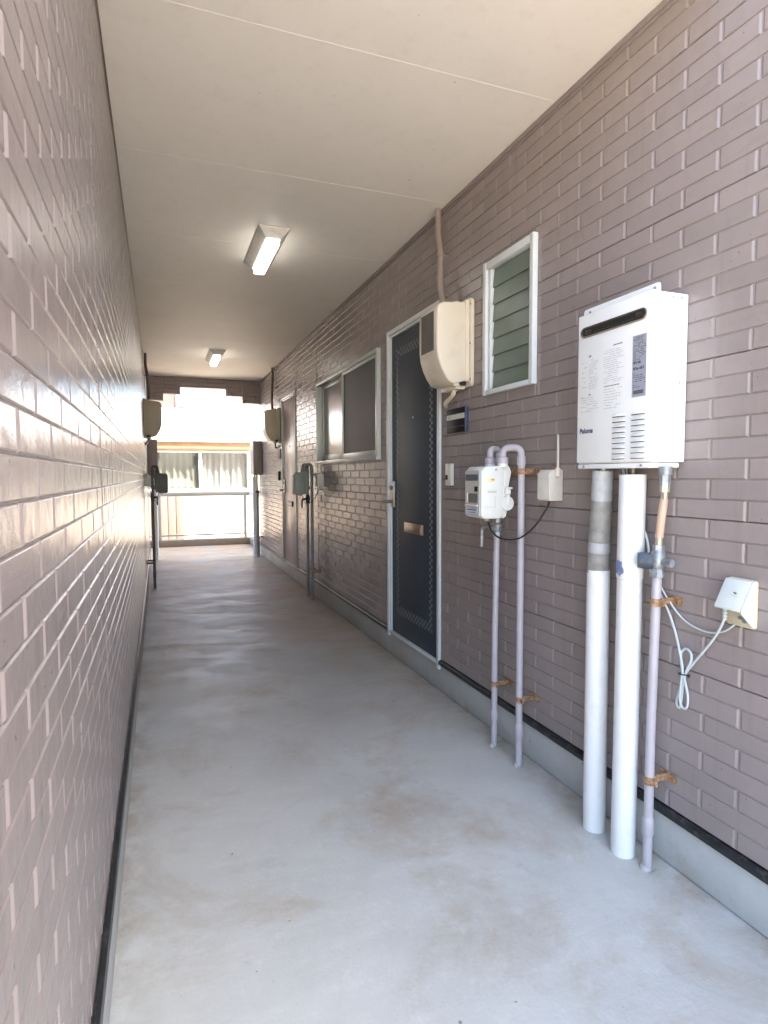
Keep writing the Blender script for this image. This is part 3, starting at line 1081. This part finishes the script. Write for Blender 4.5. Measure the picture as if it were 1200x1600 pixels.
Mesh(1).tube(smoothpath([(.074, 1.373, 1.034), (.074, 1.368, 1.08), (.074, 1.361, 1.13), (.074, 1.358, 1.150)]), .0118, 16).build('flex_hose', 'copper', t)
Mesh(1).tube([(.074, 1.358, 1.146), (.074, 1.357, 1.172)], .0098, 12).tube([(.074, 1.357, 1.170), (.074, 1.356, 1.192)], .0135, 6).build('upper_fitting', 'brass', t)
Mesh(1).tube([(.074, 1.356, 1.190), (.074, 1.356, 1.222)], .0155, 6).tube([(.074, 1.356, 1.220), (.074, 1.356, 1.245)], .019, 16).build('union', 'castgrey', t)

# ------------------------------------------------------------------ gas meter and its pipes
def gas_set(side, dy, lab, near=True, flip=1):
    """dy: shift along the wall; flip mirrors the set along the wall"""
    yc = 2.2
    def Y(y):
        return yc + (y - yc) * flip + dy
    pm = 'pipe' if near else ('pipe_dark' if side == 1 else 'pipe_brown')
    # riser
    t = thing('gas_pipe', (wx(side, .075), Y(2.297), 0), lab[0], 'pipe', 'steel gas pipes below the meters')
    Mesh(side).tube(bend([(.075, Y(2.297), 0), (.075, Y(2.297), .5), (.075, Y(2.285), 1.0), (.075, Y(2.275), 1.335), (.13, Y(2.255), 1.335), (.13, Y(2.255), 1.30)], .024), .0136, 16).build('tube', pm, t)
    Mesh(side).tube([(.075, Y(2.297), .118), (.075, Y(2.297), .125), (.075, Y(2.297), .162), (.075, Y(2.297), .169)], [.014, .0168, .0168, .014], 16).build('coupling', pm, t)
    bracket(side, t, Y(2.297), .286, .075, .0138, 'rust' if side == 1 else pm)
    m = Mesh(side)
    m.tube([(.075, Y(2.285), .955), (.075, Y(2.285), .965), (.075, Y(2.285), .98)], [.021, .022, .016], 8)
    m.tube([(.075, Y(2.285), .972), (.075, Y(2.285), .988), (.075, Y(2.285), 1.004), (.075, Y(2.285), 1.018)], [.016, .025, .025, .016], 14)
    m.tube([(.075, Y(2.285), 1.012), (.075, Y(2.285), 1.034)], .019, 8)
    m.tube([(.09, Y(2.285), .992), (.112, Y(2.285), .992)], .012, 10)
    m.build('valve', 'castgrey' if near else 'cable', t)
    Mesh(side).tube(bend([(.108, Y(2.285), .995), (.118, Y(2.31), 1.0), (.122, Y(2.335), .985), (.122, Y(2.338), .905)], .014), .0085, 10).build('valve_lever', 'castgrey' if near else 'cable', t)
    Mesh(side).tube([(.13, Y(2.255), 1.268), (.13, Y(2.255), 1.274), (.13, Y(2.255), 1.292), (.13, Y(2.255), 1.298)], [.02, .0235, .0235, .018], 12).build('union_nut', pm, t)
    collar(side, t, .075, Y(2.297), .0138)
    # outlet drop
    t = thing('gas_pipe', (wx(side, .076), Y(2.098), 0), lab[1], 'pipe', 'steel gas pipes below the meters')
    Mesh(side).tube(bend([(.13, Y(2.155), 1.275), (.13, Y(2.155), 1.335), (.078, Y(2.098), 1.335), (.076, Y(2.098), 1.26), (.076, Y(2.098), .6), (.076, Y(2.098), 0)], .03), .0142, 16).build('tube', pm, t)
    Mesh(side).tube([(.076, Y(2.098), .118), (.076, Y(2.098), .126), (.076, Y(2.098), .176), (.076, Y(2.098), .184)], [.0146, .0178, .0178, .0146], 16).build('coupling', pm, t)
    Mesh(side).tube([(.077, Y(2.098), 1.262), (.077, Y(2.098), 1.298)], .0182, 16).build('elbow_collar', pm, t)
    bracket(side, t, Y(2.098), .284, .076, .0138, 'rust' if side == 1 else pm)
    Mesh(side).tube([(.13, Y(2.155), 1.268), (.13, Y(2.155), 1.274), (.13, Y(2.155), 1.292), (.13, Y(2.155), 1.298)], [.02, .0235, .0235, .018], 12).build('union_nut', pm, t)
    collar(side, t, .076, Y(2.098), .0142)
    # wall strut
    s = Mesh(side).box(.002, .012, min(Y(2.045), Y(2.36)), max(Y(2.045), Y(2.36)), 1.222, 1.252, .002).build('pipe_strut', 'rust' if near else pm, t)
    for yy in (2.06, 2.075, 2.13, 2.15, 2.33):
        Mesh(side).tube([(.011, Y(yy), 1.237), (.015, Y(yy), 1.237)], .006, 8).build('bolt', 'rust' if near else pm, s)
    mm = Mesh(side)
    mm.box(.012, .078, Y(2.098) - .005, Y(2.098) + .005, 1.226, 1.248, .001)
    mm.tube([(.076, Y(2.098), 1.225), (.076, Y(2.098), 1.249)], .0172, 16)
    mm.build('strut_clamp', 'rust' if near else pm, t)
    # the meter
    b = 'meter' if near else ('meter_far' if side == 1 else 'meter_dark')
    t = thing('gas_meter', (wx(side, .15), Y(2.21), 1.04), lab[2], 'gas meter', 'gas meters on the passage walls')
    ya, yb = sorted((Y(2.145), Y(2.285)))
    near_face = ya
    Mesh(side).prism([(.128, 1.052), (.150, 1.042), (.222, 1.042), (.236, 1.056), (.236, 1.236), (.216, 1.258), (.128, 1.262)], 1, ya, yb, .006, 2).build('front_case', b, t)
    Mesh(side).prism([(.088, 1.235), (.100, 1.180), (.102, 1.10), (.112, 1.05), (.1275, 1.04), (.1275, 1.262), (.10, 1.262)], 1, ya + .008, yb - .004, .004, 2).build('rear_case', b, t)
    for yy in (2.155, 2.255):
        Mesh(side).tube([(.13, Y(yy), 1.255), (.13, Y(yy), 1.27)], .022, 14).build('spigot', b, t)
    m = Mesh(side)
    m.tube([(.112, ya + .012, 1.105), (.112, ya - .002, 1.105)], .030, 18)
    m.box(.090, .122, ya - .004, ya + .01, 1.165, 1.172, .001)
    m.box(.098, .122, ya - .003, ya + .01, 1.142, 1.164, .001)
    m.tube([(.108, ya - .002, 1.10), (.108, ya - .002, 1.141)], .006, 8)
    m.build('regulator', b, t)
    m = Mesh(side)
    m.tube([(.17, (ya + yb) / 2, 1.044), (.17, (ya + yb) / 2, 1.028)], .012, 10)
    m.build('drain_plug', 'brass', t)
    if near:
        f = .2366
        Mesh(side).prism(rrect(ya + .012, yb - .008, 1.052, 1.242, .008), 0, f - .001, f + .002).build('face_panel', 'meter_front', t)
        f += .0024
        Mesh(side).box(f, f + .002, ya + .02, yb - .014, 1.200, 1.226, .001).build('counter_window', 'print', t, 0)
        Mesh(side).box(f, f + .002, ya + .024, ya + .05, 1.155, 1.176, .001).build('sensor_window', 'dark', t, 0)
        Mesh(side).box(f, f + .0025, ya + .022, yb - .04, 1.108, 1.146, .001).build('display', 'smoke', t, 0)
        Mesh(side).box(f, f + .004, yb - .036, yb - .028, 1.108, 1.148, .001).box(f, f + .006, ya + .02, yb - .016, 1.092, 1.100, .002).build('display_hood', 'ivory', t)
        st = Mesh(side).box(f, f + .0008, ya + .022, yb - .02, 1.06, 1.086).build('sticker', 'stickerblue', t, 0)
        Mesh(side).box(f + .0009, f + .0013, ya + .032, yb - .03, 1.076, 1.080).box(f + .0009, f + .0013, ya + .04, yb - .045, 1.066, 1.068).build('sticker_print', 'logo', st, 0)
        e = ya - .0004
        Mesh(side).box(.175, .203, e - .0008, e, 1.192, 1.212).build('hazard_sticker', 'yellow', t, 0)
        Mesh(side).box(.176, .190, e - .0014, e - .0009, 1.201, 1.205).build('hazard_print', 'print', t, 0)
        Mesh(side).box(.165, .206, e - .0016, e, 1.150, 1.158).build('latch', 'meter_front', t, 0)
        Mesh(side).box(.170, .172, e - .001, e, 1.085, 1.138).box(.173, .225, e - .001, e, 1.090, 1.0915).build('case_joint', 'meter_front', t, 0)
        Mesh(side).tube([(.168, e + .002, 1.244), (.168, e - .003, 1.244)], .004, 8).build('case_screw', 'castgrey', t)

MT['meter_dark'] = plain('dark_meter_enamel', (.16, .152, .13), .5, var=.1)  # darker enamel for the meter on the blank wall
MT['meter_far'] = plain('dusty_meter_enamel', (.27, .29, .25), .45, var=.06, dirt=(.2, .18, .14), dscale=14, damt=.3)
gas_set(1, 0, ('lavender gas riser with valve under the white gas meter beside the navy door',
               'lavender gas drop pipe between the white gas meter and the transmitter box',
               'white gas meter with display and blue sticker beside the navy door'))
gas_set(1, 3.585, ('dull grey gas riser under the meter beside the taupe door',
                   'dull grey gas drop pipe below the sliding window edge',
                   'grey-green gas meter hanging beside the taupe door'), False)
gas_set(-1, 4.84, ('dark gas riser on the blank wall under the dark gas meter',
                   'dark gas drop pipe on the blank wall, next to the riser',
                   'dark gas meter jutting from the blank wall opposite the taupe door'), False)

# ------------------------------------------------------------------ transmitter boxes
def transmitter(side, dy, label, cab_label, flip=1):
    y0, y1 = 1.925 + dy, 2.003 + dy
    t = thing('transmitter_box', (wx(side, 0), (y0 + y1) / 2, 1.118), label, 'transmitter', 'meter transmitter boxes')
    Mesh(side).prism([(.002, 1.122), (.060, 1.122), (.066, 1.128), (.066, 1.228), (.052, 1.243), (.002, 1.243)], 1, y0, y1, .003).build('case', 'ivory', t)
    Mesh(side).box(.0662, .0672, y0 + .004, y1 - .004, 1.208, 1.2095).build('lid_joint', 'meter_front', t, 0)
    Mesh(side).tube([(.03, y0 + .012, 1.215), (.03, y0 - .004, 1.222), (.03, y0 - .004, 1.250)], [.010, .0125, .0095], 12).tube([(.03, y0 - .004, 1.248), (.03, y0 - .004, 1.300), (.03, y0 - .003, 1.372), (.03, y0 - .003, 1.378)], [.0052, .0046, .004, .002], 10).build('antenna', 'ivory', t)
    Mesh(side).tube([(.012, y1 - .03, 1.24), (.012, y1 - .03, 1.262)], .006, 10).build('screw_lug', 'rust', t)
    for q in ((.05, y1 - .03), (.03, y0 + .02)):
        Mesh(side).tube([(*q, 1.124), (*q, 1.113)], .004, 8).build('screw_lug', 'rust', t)
    c = Mesh(side).tube(smoothpath([(.035, y0 + .04, 1.121), (.045, y0 + .045, 1.09), (.07, y0 + .085, 1.02), (.10, y0 + .15, .965), (.12, y0 + .25, .955), (.125, y0 + .32, .98), (.13, y0 + .345, 1.02), (.15, y0 + .34, 1.046)]), .0036, 8).build('signal_cable', 'cable')
    tag(c, cab_label, 'cable', 'black meter signal cables')

transmitter(1, 0, 'ivory transmitter box with upright antenna beside the white gas meter', 'black signal cable sagging from the ivory transmitter box to the white meter')
transmitter(1, 3.58, 'small transmitter box under the sliding window corner', 'black signal cable hanging by the grey-green gas meter')
transmitter(-1, 4.83, 'small transmitter box on the blank wall by the dark gas meter', 'black signal cable hanging below the dark gas meter')

# ------------------------------------------------------------------ electric meter boxes with conduits
def elec_box(side, dy, label, c_label, mat, with_conduit=True):
    y0, y1 = 2.655 + dy, 2.872 + dy
    t = thing('meter_box', (wx(side, 0), (y0 + y1) / 2, 1.66), label, 'meter box', 'electric meter boxes')
    Mesh(side).prism(rrect(y0 - .028, y1 + .028, 1.662, 2.092, .022), 0, .002, .020, .003).build('back_plate', mat, t)
    prof = [(.020, 1.690), (.095, 1.672), (.125, 1.683), (.150, 1.716), (.172, 1.758), (.187, 1.805), (.192, 1.85), (.192, 2.025), (.186, 2.048), (.160, 2.064), (.020, 2.076)]
    Mesh(side).prism(prof, 1, y0, y1, .014, 3).build('hood', mat, t)
    Mesh(side).prism([(.02, 2.082), (.040, 2.082), (.040, 1.686), (.02, 1.686)], 1, y0 - .008, y1 + .008, .004).build('hood_flange', mat, t)
    Mesh(side).box(.1915, .1935, y0 + .035, y1 - .035, 1.835, 2.025, .001).build('viewing_window', 'smoke', t, 0)
    for zz in (1.695, 1.87, 2.06):
        Mesh(side).tube([(.019, y0 - .019, zz), (.0225, y0 - .019, zz)], .005, 8).build('screw', 'rust', t)
    m = Mesh(side)
    m.box(.02, .075, y0 + .03, y1 - .02, 1.652, 1.685, .004)
    m.box(.055, .095, y0 + .012, y0 + .05, 1.664, 1.684, .003)
    m.build('cable_gland', mat, t)
    Mesh(side).box(.030, .065, y0 + .005, y0 + .026, 1.668, 1.688).build('gland_opening', 'dark', t, 0)
    Mesh(side).tube([(.055, y0 + .07, 2.07), (.055, y0 + .07, 2.088)], .016, 12).build('hood_screw', mat, t)
    ym = (y0 + y1) / 2 + .05
    c = thing('conduit', (wx(side, .03), ym, 1.6), c_label, 'conduit', 'conduits to the electric meter boxes')
    cm = 'conduit_mauve' if mat == 'cream' else 'conduit_brown'
    Mesh(side).tube(bend([(.030, ym + .17, CEIL - .002), (.030, ym + .165, 2.50), (.045, ym + .105, 2.40), (.060, ym + .08, 2.22), (.062, ym + .03, 2.075)], .03), .0165, 14).build('tube', cm, c)
    Mesh(side).tube([(.047, ym + .101, 2.390), (.049, ym + .0985, 2.372)], .0205, 14).tube([(.045, ym + .10, 2.381), (.002, ym + .10, 2.381)], .005, 8).build('saddle', cm, c)
    Mesh(side).tube(bend([(.045, y0 + .10, 1.668), (.045, y0 + .11, 1.635), (.020, y0 + .255, 1.605), (-.004, y0 + .285, 1.595)], .02), .0125, 12).build('tail', mat if mat == 'cream' else cm, c)

MT['conduit_brown'] = plain('brown_conduit', (.10, .072, .06), .4, var=.06)
MT['conduit_mauve'] = plain('mauve_conduit', (.29, .235, .215), .4, var=.06)
elec_box(1, 0, 'large cream electric meter box with viewing window beside the louvre window', 'brown conduit dropping from the ceiling to the cream box by the louvre window', 'cream')
elec_box(1, 5.0, 'aged cream electric meter box just past the taupe door', 'brown conduit dropping from the ceiling just past the taupe door', 'creamdark')
elec_box(-1, 4.55, 'olive-looking cream meter box on the blank wall above the dark gas meter', 'brown conduit on the blank wall, down to its meter box', 'creamdark')

# ------------------------------------------------------------------ nameplates and intercoms
def nameplate(dy, label, txt):
    y0, y1 = 2.695 + dy, 2.900 + dy
    t = thing('nameplate', (R, (y0 + y1) / 2, 1.445), label, 'nameplate', 'nameplates by the doors')
    Mesh(1).box(.002, .016, y0, y1, 1.446, 1.570, .002).build('plate', 'nameplate', t)
    Mesh(1).box(.002, .018, y0 - .010, y0 - .0005, 1.447, 1.569, .002).build('edge_strip', 'plate_edge', t)
    if txt:
        s = Mesh(1).box(.0162, .0175, y0 + .006, y1 - .004, 1.513, 1.539).build('name_strip', 'paper', t, 0)
        Mesh(1).text(txt, .0178, y1 - .016, 1.5175, .022).build('room_number', 'print', s, 0)
        Mesh(1).box(.0162, .0168, y0 + .006, y1 - .004, 1.474, 1.476).build('ridge', 'plate_edge', t, 0)
nameplate(0, 'black nameplate with white number strip between the navy door and the louvre window', '101')
nameplate(4.90, 'small dark nameplate under the aged cream meter box', None)

def intercom(dy, label, dark):
    y0, y1 = 2.838 + dy, 2.906 + dy
    t = thing('intercom', (R, (y0 + y1) / 2, 1.167), label, 'intercom', 'door intercoms')
    Mesh(1).box(.002, .022, y0, y1, 1.168, 1.286, .004).build('case', 'ivory' if not dark else 'nameplate', t)
    if not dark:
        Mesh(1).box(.0215, .0235, y0 + .012, y1 - .022, 1.196, 1.262, .001).build('cover', 'cream', t)
        Mesh(1).box(.022, .0265, y1 - .034, y1 - .006, 1.200, 1.225, .003).build('button', 'cable', t)
intercom(0, 'small ivory doorbell with black button beside the navy door', False)
intercom(4.86, 'small dark doorbell past the taupe door', True)

# ------------------------------------------------------------------ outdoor socket and cords
y0, y1 = 1.108, 1.190
t = thing('outlet_box', (R, (y0 + y1) / 2, .815), 'white hooded outdoor socket low on the siding beside the gas pipe', 'socket')
Mesh(1).prism(rrect(y0, y1 + .003, .812, .942, .008), 0, .001, .010, .002).build('back_plate', 'oldbeige', t)
Mesh(1).prism([(.010, .940), (.022, .940), (.062, .868), (.062, .862), (.057, .862), (.010, .925)], 1, y0 + .006, y1, .002).build('hood', 'ivory_white', t)
Mesh(1).prism([(.010, .940), (.021, .939), (.061, .868), (.060, .858), (.018, .818), (.010, .816)], 1, y0 - .001, y0 + .0055, .002).build('cheek', 'ivory_white', t)
Mesh(1).prism([(.010, .938), (.020, .938), (.060, .867), (.055, .860), (.010, .862)], 1, y1 - .005, y1 - .0005, .001).build('cheek', 'ivory_white', t)
Mesh(1).box(.0102, .030, y0 + .007, y1 - .006, .858, .90, .002).build('socket_face', 'brownrec', t)
Mesh(1).tube([(.0105, y0 + .026, .834), (.018, y0 + .026, .834)], .009, 8).tube([(.0105, y0 + .044, .836), (.014, y0 + .044, .836)], .005, 8).build('terminal_screw', 'castgrey', t)
Mesh(1).tube([(.046, 1.140, .909), (.047, 1.140, .907)], .004, 8).build('hood_screw', 'cable', t)

cord = Mesh(1)
path = [(.035, 1.176, .862), (.036, 1.177, .84), (.034, 1.186, .812), (.028, 1.215, .765), (.018, 1.262, .708), (.014, 1.300, .660), (.014, 1.322, .625), (.014, 1.342, .568), (.015, 1.349, .535), (.016, 1.338, .520), (.017, 1.330, .545),
        (.019, 1.322, .600), (.020, 1.312, .640), (.020, 1.296, .678), (.019, 1.300, .700), (.018, 1.318, .706), (.017, 1.334, .690), (.020, 1.331, .655), (.022, 1.318, .622), (.021, 1.304, .572), (.020, 1.306, .536), (.019, 1.322, .526),
        (.023, 1.330, .552), (.024, 1.325, .610), (.024, 1.322, .645), (.020, 1.338, .694), (.014, 1.360, .742), (.016, 1.385, .800), (.04, 1.405, .868), (.05, 1.43, .93), (.045, 1.45, 1.02), (.05, 1.5, 1.12), (.06, 1.53, 1.20), (.07, 1.535, 1.245)]
cord.tube(smoothpath(path, 6), .0036, 10)
tag(cord.build('power_cord', 'cord'), 'pale grey power cord tied in a hanging loop below the socket', 'cord')
t = bpy.data.objects['power_cord']
m = Mesh(1)
for k in range(5):
    m.tube([(.035, 1.176 + k * .0004, .868 - k * .009), (.035, 1.176 + k * .0004, .862 - k * .009)], .0085 - k * .0007, 10)
m.build('plug', 'cord', t)
Mesh(1).tube(smoothpath([(.010, 1.331, .628), (.028, 1.333, .629), (.031, 1.318, .630), (.024, 1.305, .631), (.010, 1.308, .629), (.028, 1.30, .628), (.034, 1.287, .633)], 5), .0018, 8).build('twist_tie', 'cable', t)
g = Mesh(1).tube(smoothpath([(.03, 1.425, .92), (.028, 1.400, .868), (.012, 1.354, .803), (.010, 1.305, .778), (.010, 1.247, .772), (.012, 1.197, .788), (.012, 1.165, .815)], 8), .0026, 8).build('earth_wire', 'cord')
tag(g, 'thin grey earth wire drooping from the gas pipe to the socket', 'wire')
g = Mesh(1).tube(smoothpath([(.06, 1.53, 1.245), (.05, 1.528, 1.19), (.045, 1.535, 1.12), (.04, 1.522, 1.03), (.032, 1.49, .96), (.03, 1.43, .925)], 8), .003, 8).build('control_cable', 'cord')
tag(g, 'thin grey cable between the two white pipes below the heater', 'cable')

# ------------------------------------------------------------------ ceiling lights
def ceiling_light(xc, y0, y1, label):
    t = thing('ceiling_light', (xc, (y0 + y1) / 2, CEIL), label, 'ceiling light', 'ceiling lights along the passage')
    m = Mesh()
    b = m.bm
    top = [(xc - .088, y0), (xc + .088, y0), (xc + .088, y1), (xc - .088, y1)]
    bot = [(xc - .043, y0 + .04), (xc + .043, y0 + .04), (xc + .043, y1 - .04), (xc - .043, y1 - .04)]
    V0 = [b.verts.new((*p, CEIL - .0015)) for p in top]
    V1 = [b.verts.new((*p, CEIL - .008)) for p in top]
    V2 = [b.verts.new((*p, CEIL - .055)) for p in bot]
    b.faces.new(V0)
    b.faces.new(V2[::-1])
    for A, B in ((V0, V1), (V1, V2)):
        for k in range(4):
            b.faces.new((A[k], A[(k + 1) % 4], B[(k + 1) % 4], B[k]))
    m.build('housing', 'lamp_body', t)
    Mesh().prism(rrect(xc - .036, xc + .036, y0 + .045, y1 - .045, .02, 5), 2, CEIL - .088, CEIL - .0555, .008, 3).build('lens', 'led', t)

ceiling_light(.655, 3.50, 4.14, 'lit trapezoid ceiling lamp above the navy door end of the passage')
ceiling_light(.655, 7.03, 7.67, 'lit ceiling lamp close to the stepped lintel')

# ------------------------------------------------------------------ railing at the far end
rl = thing('railing', (.74, 11.08, .115), 'pale metal guard rail on a kerb beyond the passage', 'railing')
for x, y in ((.0, 11.08), (1.462, 11.08), (-1.5, 11.08), (1.56, 9.85)):
    Mesh().box(x - .026, x + .026, y - .026, y + .026, .116, .874, .004).build('post', 'rail', rl)
Mesh().box(-2.1, 1.59, 11.045, 11.115, .875, .95, .012).build('top_rail', 'rail', rl)
Mesh().box(1.53, 1.59, 9.75, 11.044, .875, .95, .012).build('top_rail', 'rail', rl)
for a, b in ((-1.473, -.027), (.027, 1.435)):
    Mesh().box(a, b, 11.06, 11.10, .175, .205, .003).build('bottom_rail', 'rail', rl)
Mesh().box(1.545, 1.575, 9.877, 11.05, .175, .205, .003).build('bottom_rail', 'rail', rl)

# ------------------------------------------------------------------ pipes at the far heaters
for side, yy, lab in ((1, 9.33, 'white pipe below the far heater box at the wall end'), (-1, 9.36, 'white pipe standing on the blank wall at the far mouth')):
    t = thing('pipe_cover', (wx(side, .085), yy, 0), lab, 'pipe')
    Mesh(side).tube([(.085, yy, 0), (.085, yy, 1.22)], .036, 18).build('sleeve', 'pvc', t)
    Mesh(side).tube([(.085, yy, 1.215), (.085, yy, 1.245)], .014, 10).build('stub', 'vent', t)
t = thing('gas_pipe', (wx(1, .07), 9.16, 0), 'dull grey pipe with beige hose top below the far heater box', 'pipe')
Mesh(1).tube([(.07, 9.16, 0), (.07, 9.16, .98)], .022, 14).build('tube', 'pipe_dark', t)
Mesh(1).tube([(.07, 9.16, .97), (.07, 9.16, 1.01)], .03, 10).build('valve', 'cable', t)
Mesh(1).tube([(.07, 9.16, 1.0), (.075, 9.17, 1.1), (.075, 9.165, 1.245)], .018, 12).build('flex_hose', 'beige', t)
bracket(1, t, 9.16, .30, .07, .022)

# ------------------------------------------------------------------ the neighbouring house
HY = 14.0
nh = thing('house', (1, HY, -.3), 'white house with curtained sliding window behind the guard rail', 'house')
wz0, wz1, wa, wb = .90, 1.80, -.30, 1.96
m = Mesh()
for r in cut([(-7, 9, -.31, 2.3)], [(wa, wb, wz0, wz1)]):
    m.box(r[0], r[1], HY, HY + .15, r[2], r[3])
m.build('wall', 'whitewall', nh, 0)
Mesh().box(-7, 9, HY + .6, HY + 5, -.31, 2.3).build('inner_wall', 'whitewall', nh, 0)
win = Mesh()
win.box(wa, wb, HY - .03, HY + .06, wz0, wz0 + .05, .004).box(wa, wb, HY - .03, HY + .06, wz1 - .045, wz1, .004)
for x0, x1 in ((wa, wa + .045), (.845, .915), (wb - .05, wb)):
    win.box(x0, x1, HY - .025, HY + .055, wz0 + .0505, wz1 - .0455, .004)
w = win.build('window', 'alu', nh)
for x0, x1 in ((wa + .046, .844), (.916, wb - .051)):
    Mesh().box(x0, x1, HY + .002, HY + .006, wz0 + .051, wz1 - .046).build('pane', 'pane', w, 0)
def curtain(x0, x1, mat, ph):
    m = Mesh()
    n = 90
    lo, hi = [], []
    for k in range(n + 1):
        x = x0 + (x1 - x0) * k / n
        y = HY + .05 + .018 * math.sin(k * .62 + ph) + .012 * math.sin(k * .23 + ph * 2)
        lo.append(m.bm.verts.new((x + .01 * math.sin(k * .3), y, wz0 + .03)))
        hi.append(m.bm.verts.new((x, HY + .05 + (y - HY - .05) * .6, wz1 + .05)))
    for k in range(n):
        m.bm.faces.new((lo[k], lo[k + 1], hi[k + 1], hi[k]))
    m.build('curtain', mat, w, 60)
curtain(wa - .05, .88, 'curtain', 0)
curtain(.88, wb + .05, 'curtain2', 1.3)
EV = HY - .09
Mesh().box(-7, 9, EV, EV + .03, 1.825, 1.985, .003).build('fascia', 'wood', nh)
Mesh().box(-7, 9, EV + .031, HY - .0005, 1.828, 1.845).build('soffit', 'wood', nh, 0)
Mesh().box(-7, 9, EV - .03, EV - .001, 1.987, 2.022, .006).build('gutter', 'alu', nh)
Mesh().prism([(EV - .03, 2.03), (EV - .03, 2.055), (HY + 2.6, 3.0), (HY + 5.2, 2.3), (HY + 5.2, 2.27), (HY + 2.6, 2.97)], 0, -7.3, 9.3).build('roof', 'roofmetal', nh, 0)
Mesh().box(-7.3, 9.3, EV - .025, EV - .005, 2.0225, 2.0295).build('roof_edge_shade', 'trim', nh, 0)  # thin brown strip standing in for the shaded edge of the roof

pf = thing('panel_fence', (.25, 13.3, -.3), 'pink vertical panels seen through the guard rail', 'fence')
for k in range(9):
    x1 = .482 - k * .162
    Mesh().box(x1 - .150, x1, 13.3, 13.33, -.305, .86, .004).build('panel', 'pink', pf)
Mesh().box(.482 - 9 * .162, .478, 13.3305, 13.345, -.305, .85).build('backing', 'cable', pf, 0)

h2 = thing('house', (-3, 20, -.3), 'pinkish upper house wall with downpipe showing under the stepped lintel', 'house')
Mesh().box(-9, .57, 20, 27, -.31, 6.5).build('wall', 'pinkwall', h2, 0)
Mesh().box(-9, .62, 19.9, 19.999, 3.12, 3.30, .005).build('white_band', 'whitewall', h2)
Mesh().tube(bend([(.66, 19.93, 6.3), (.66, 19.93, 3.40), (.72, 19.93, 3.36)], .03), .035, 12).build('downpipe', 'alu', h2)
Mesh().tube([(.62, 19.9, 3.36), (.86, 19.9, 3.36)], .08, 12).build('pipe_end', 'cable', h2)
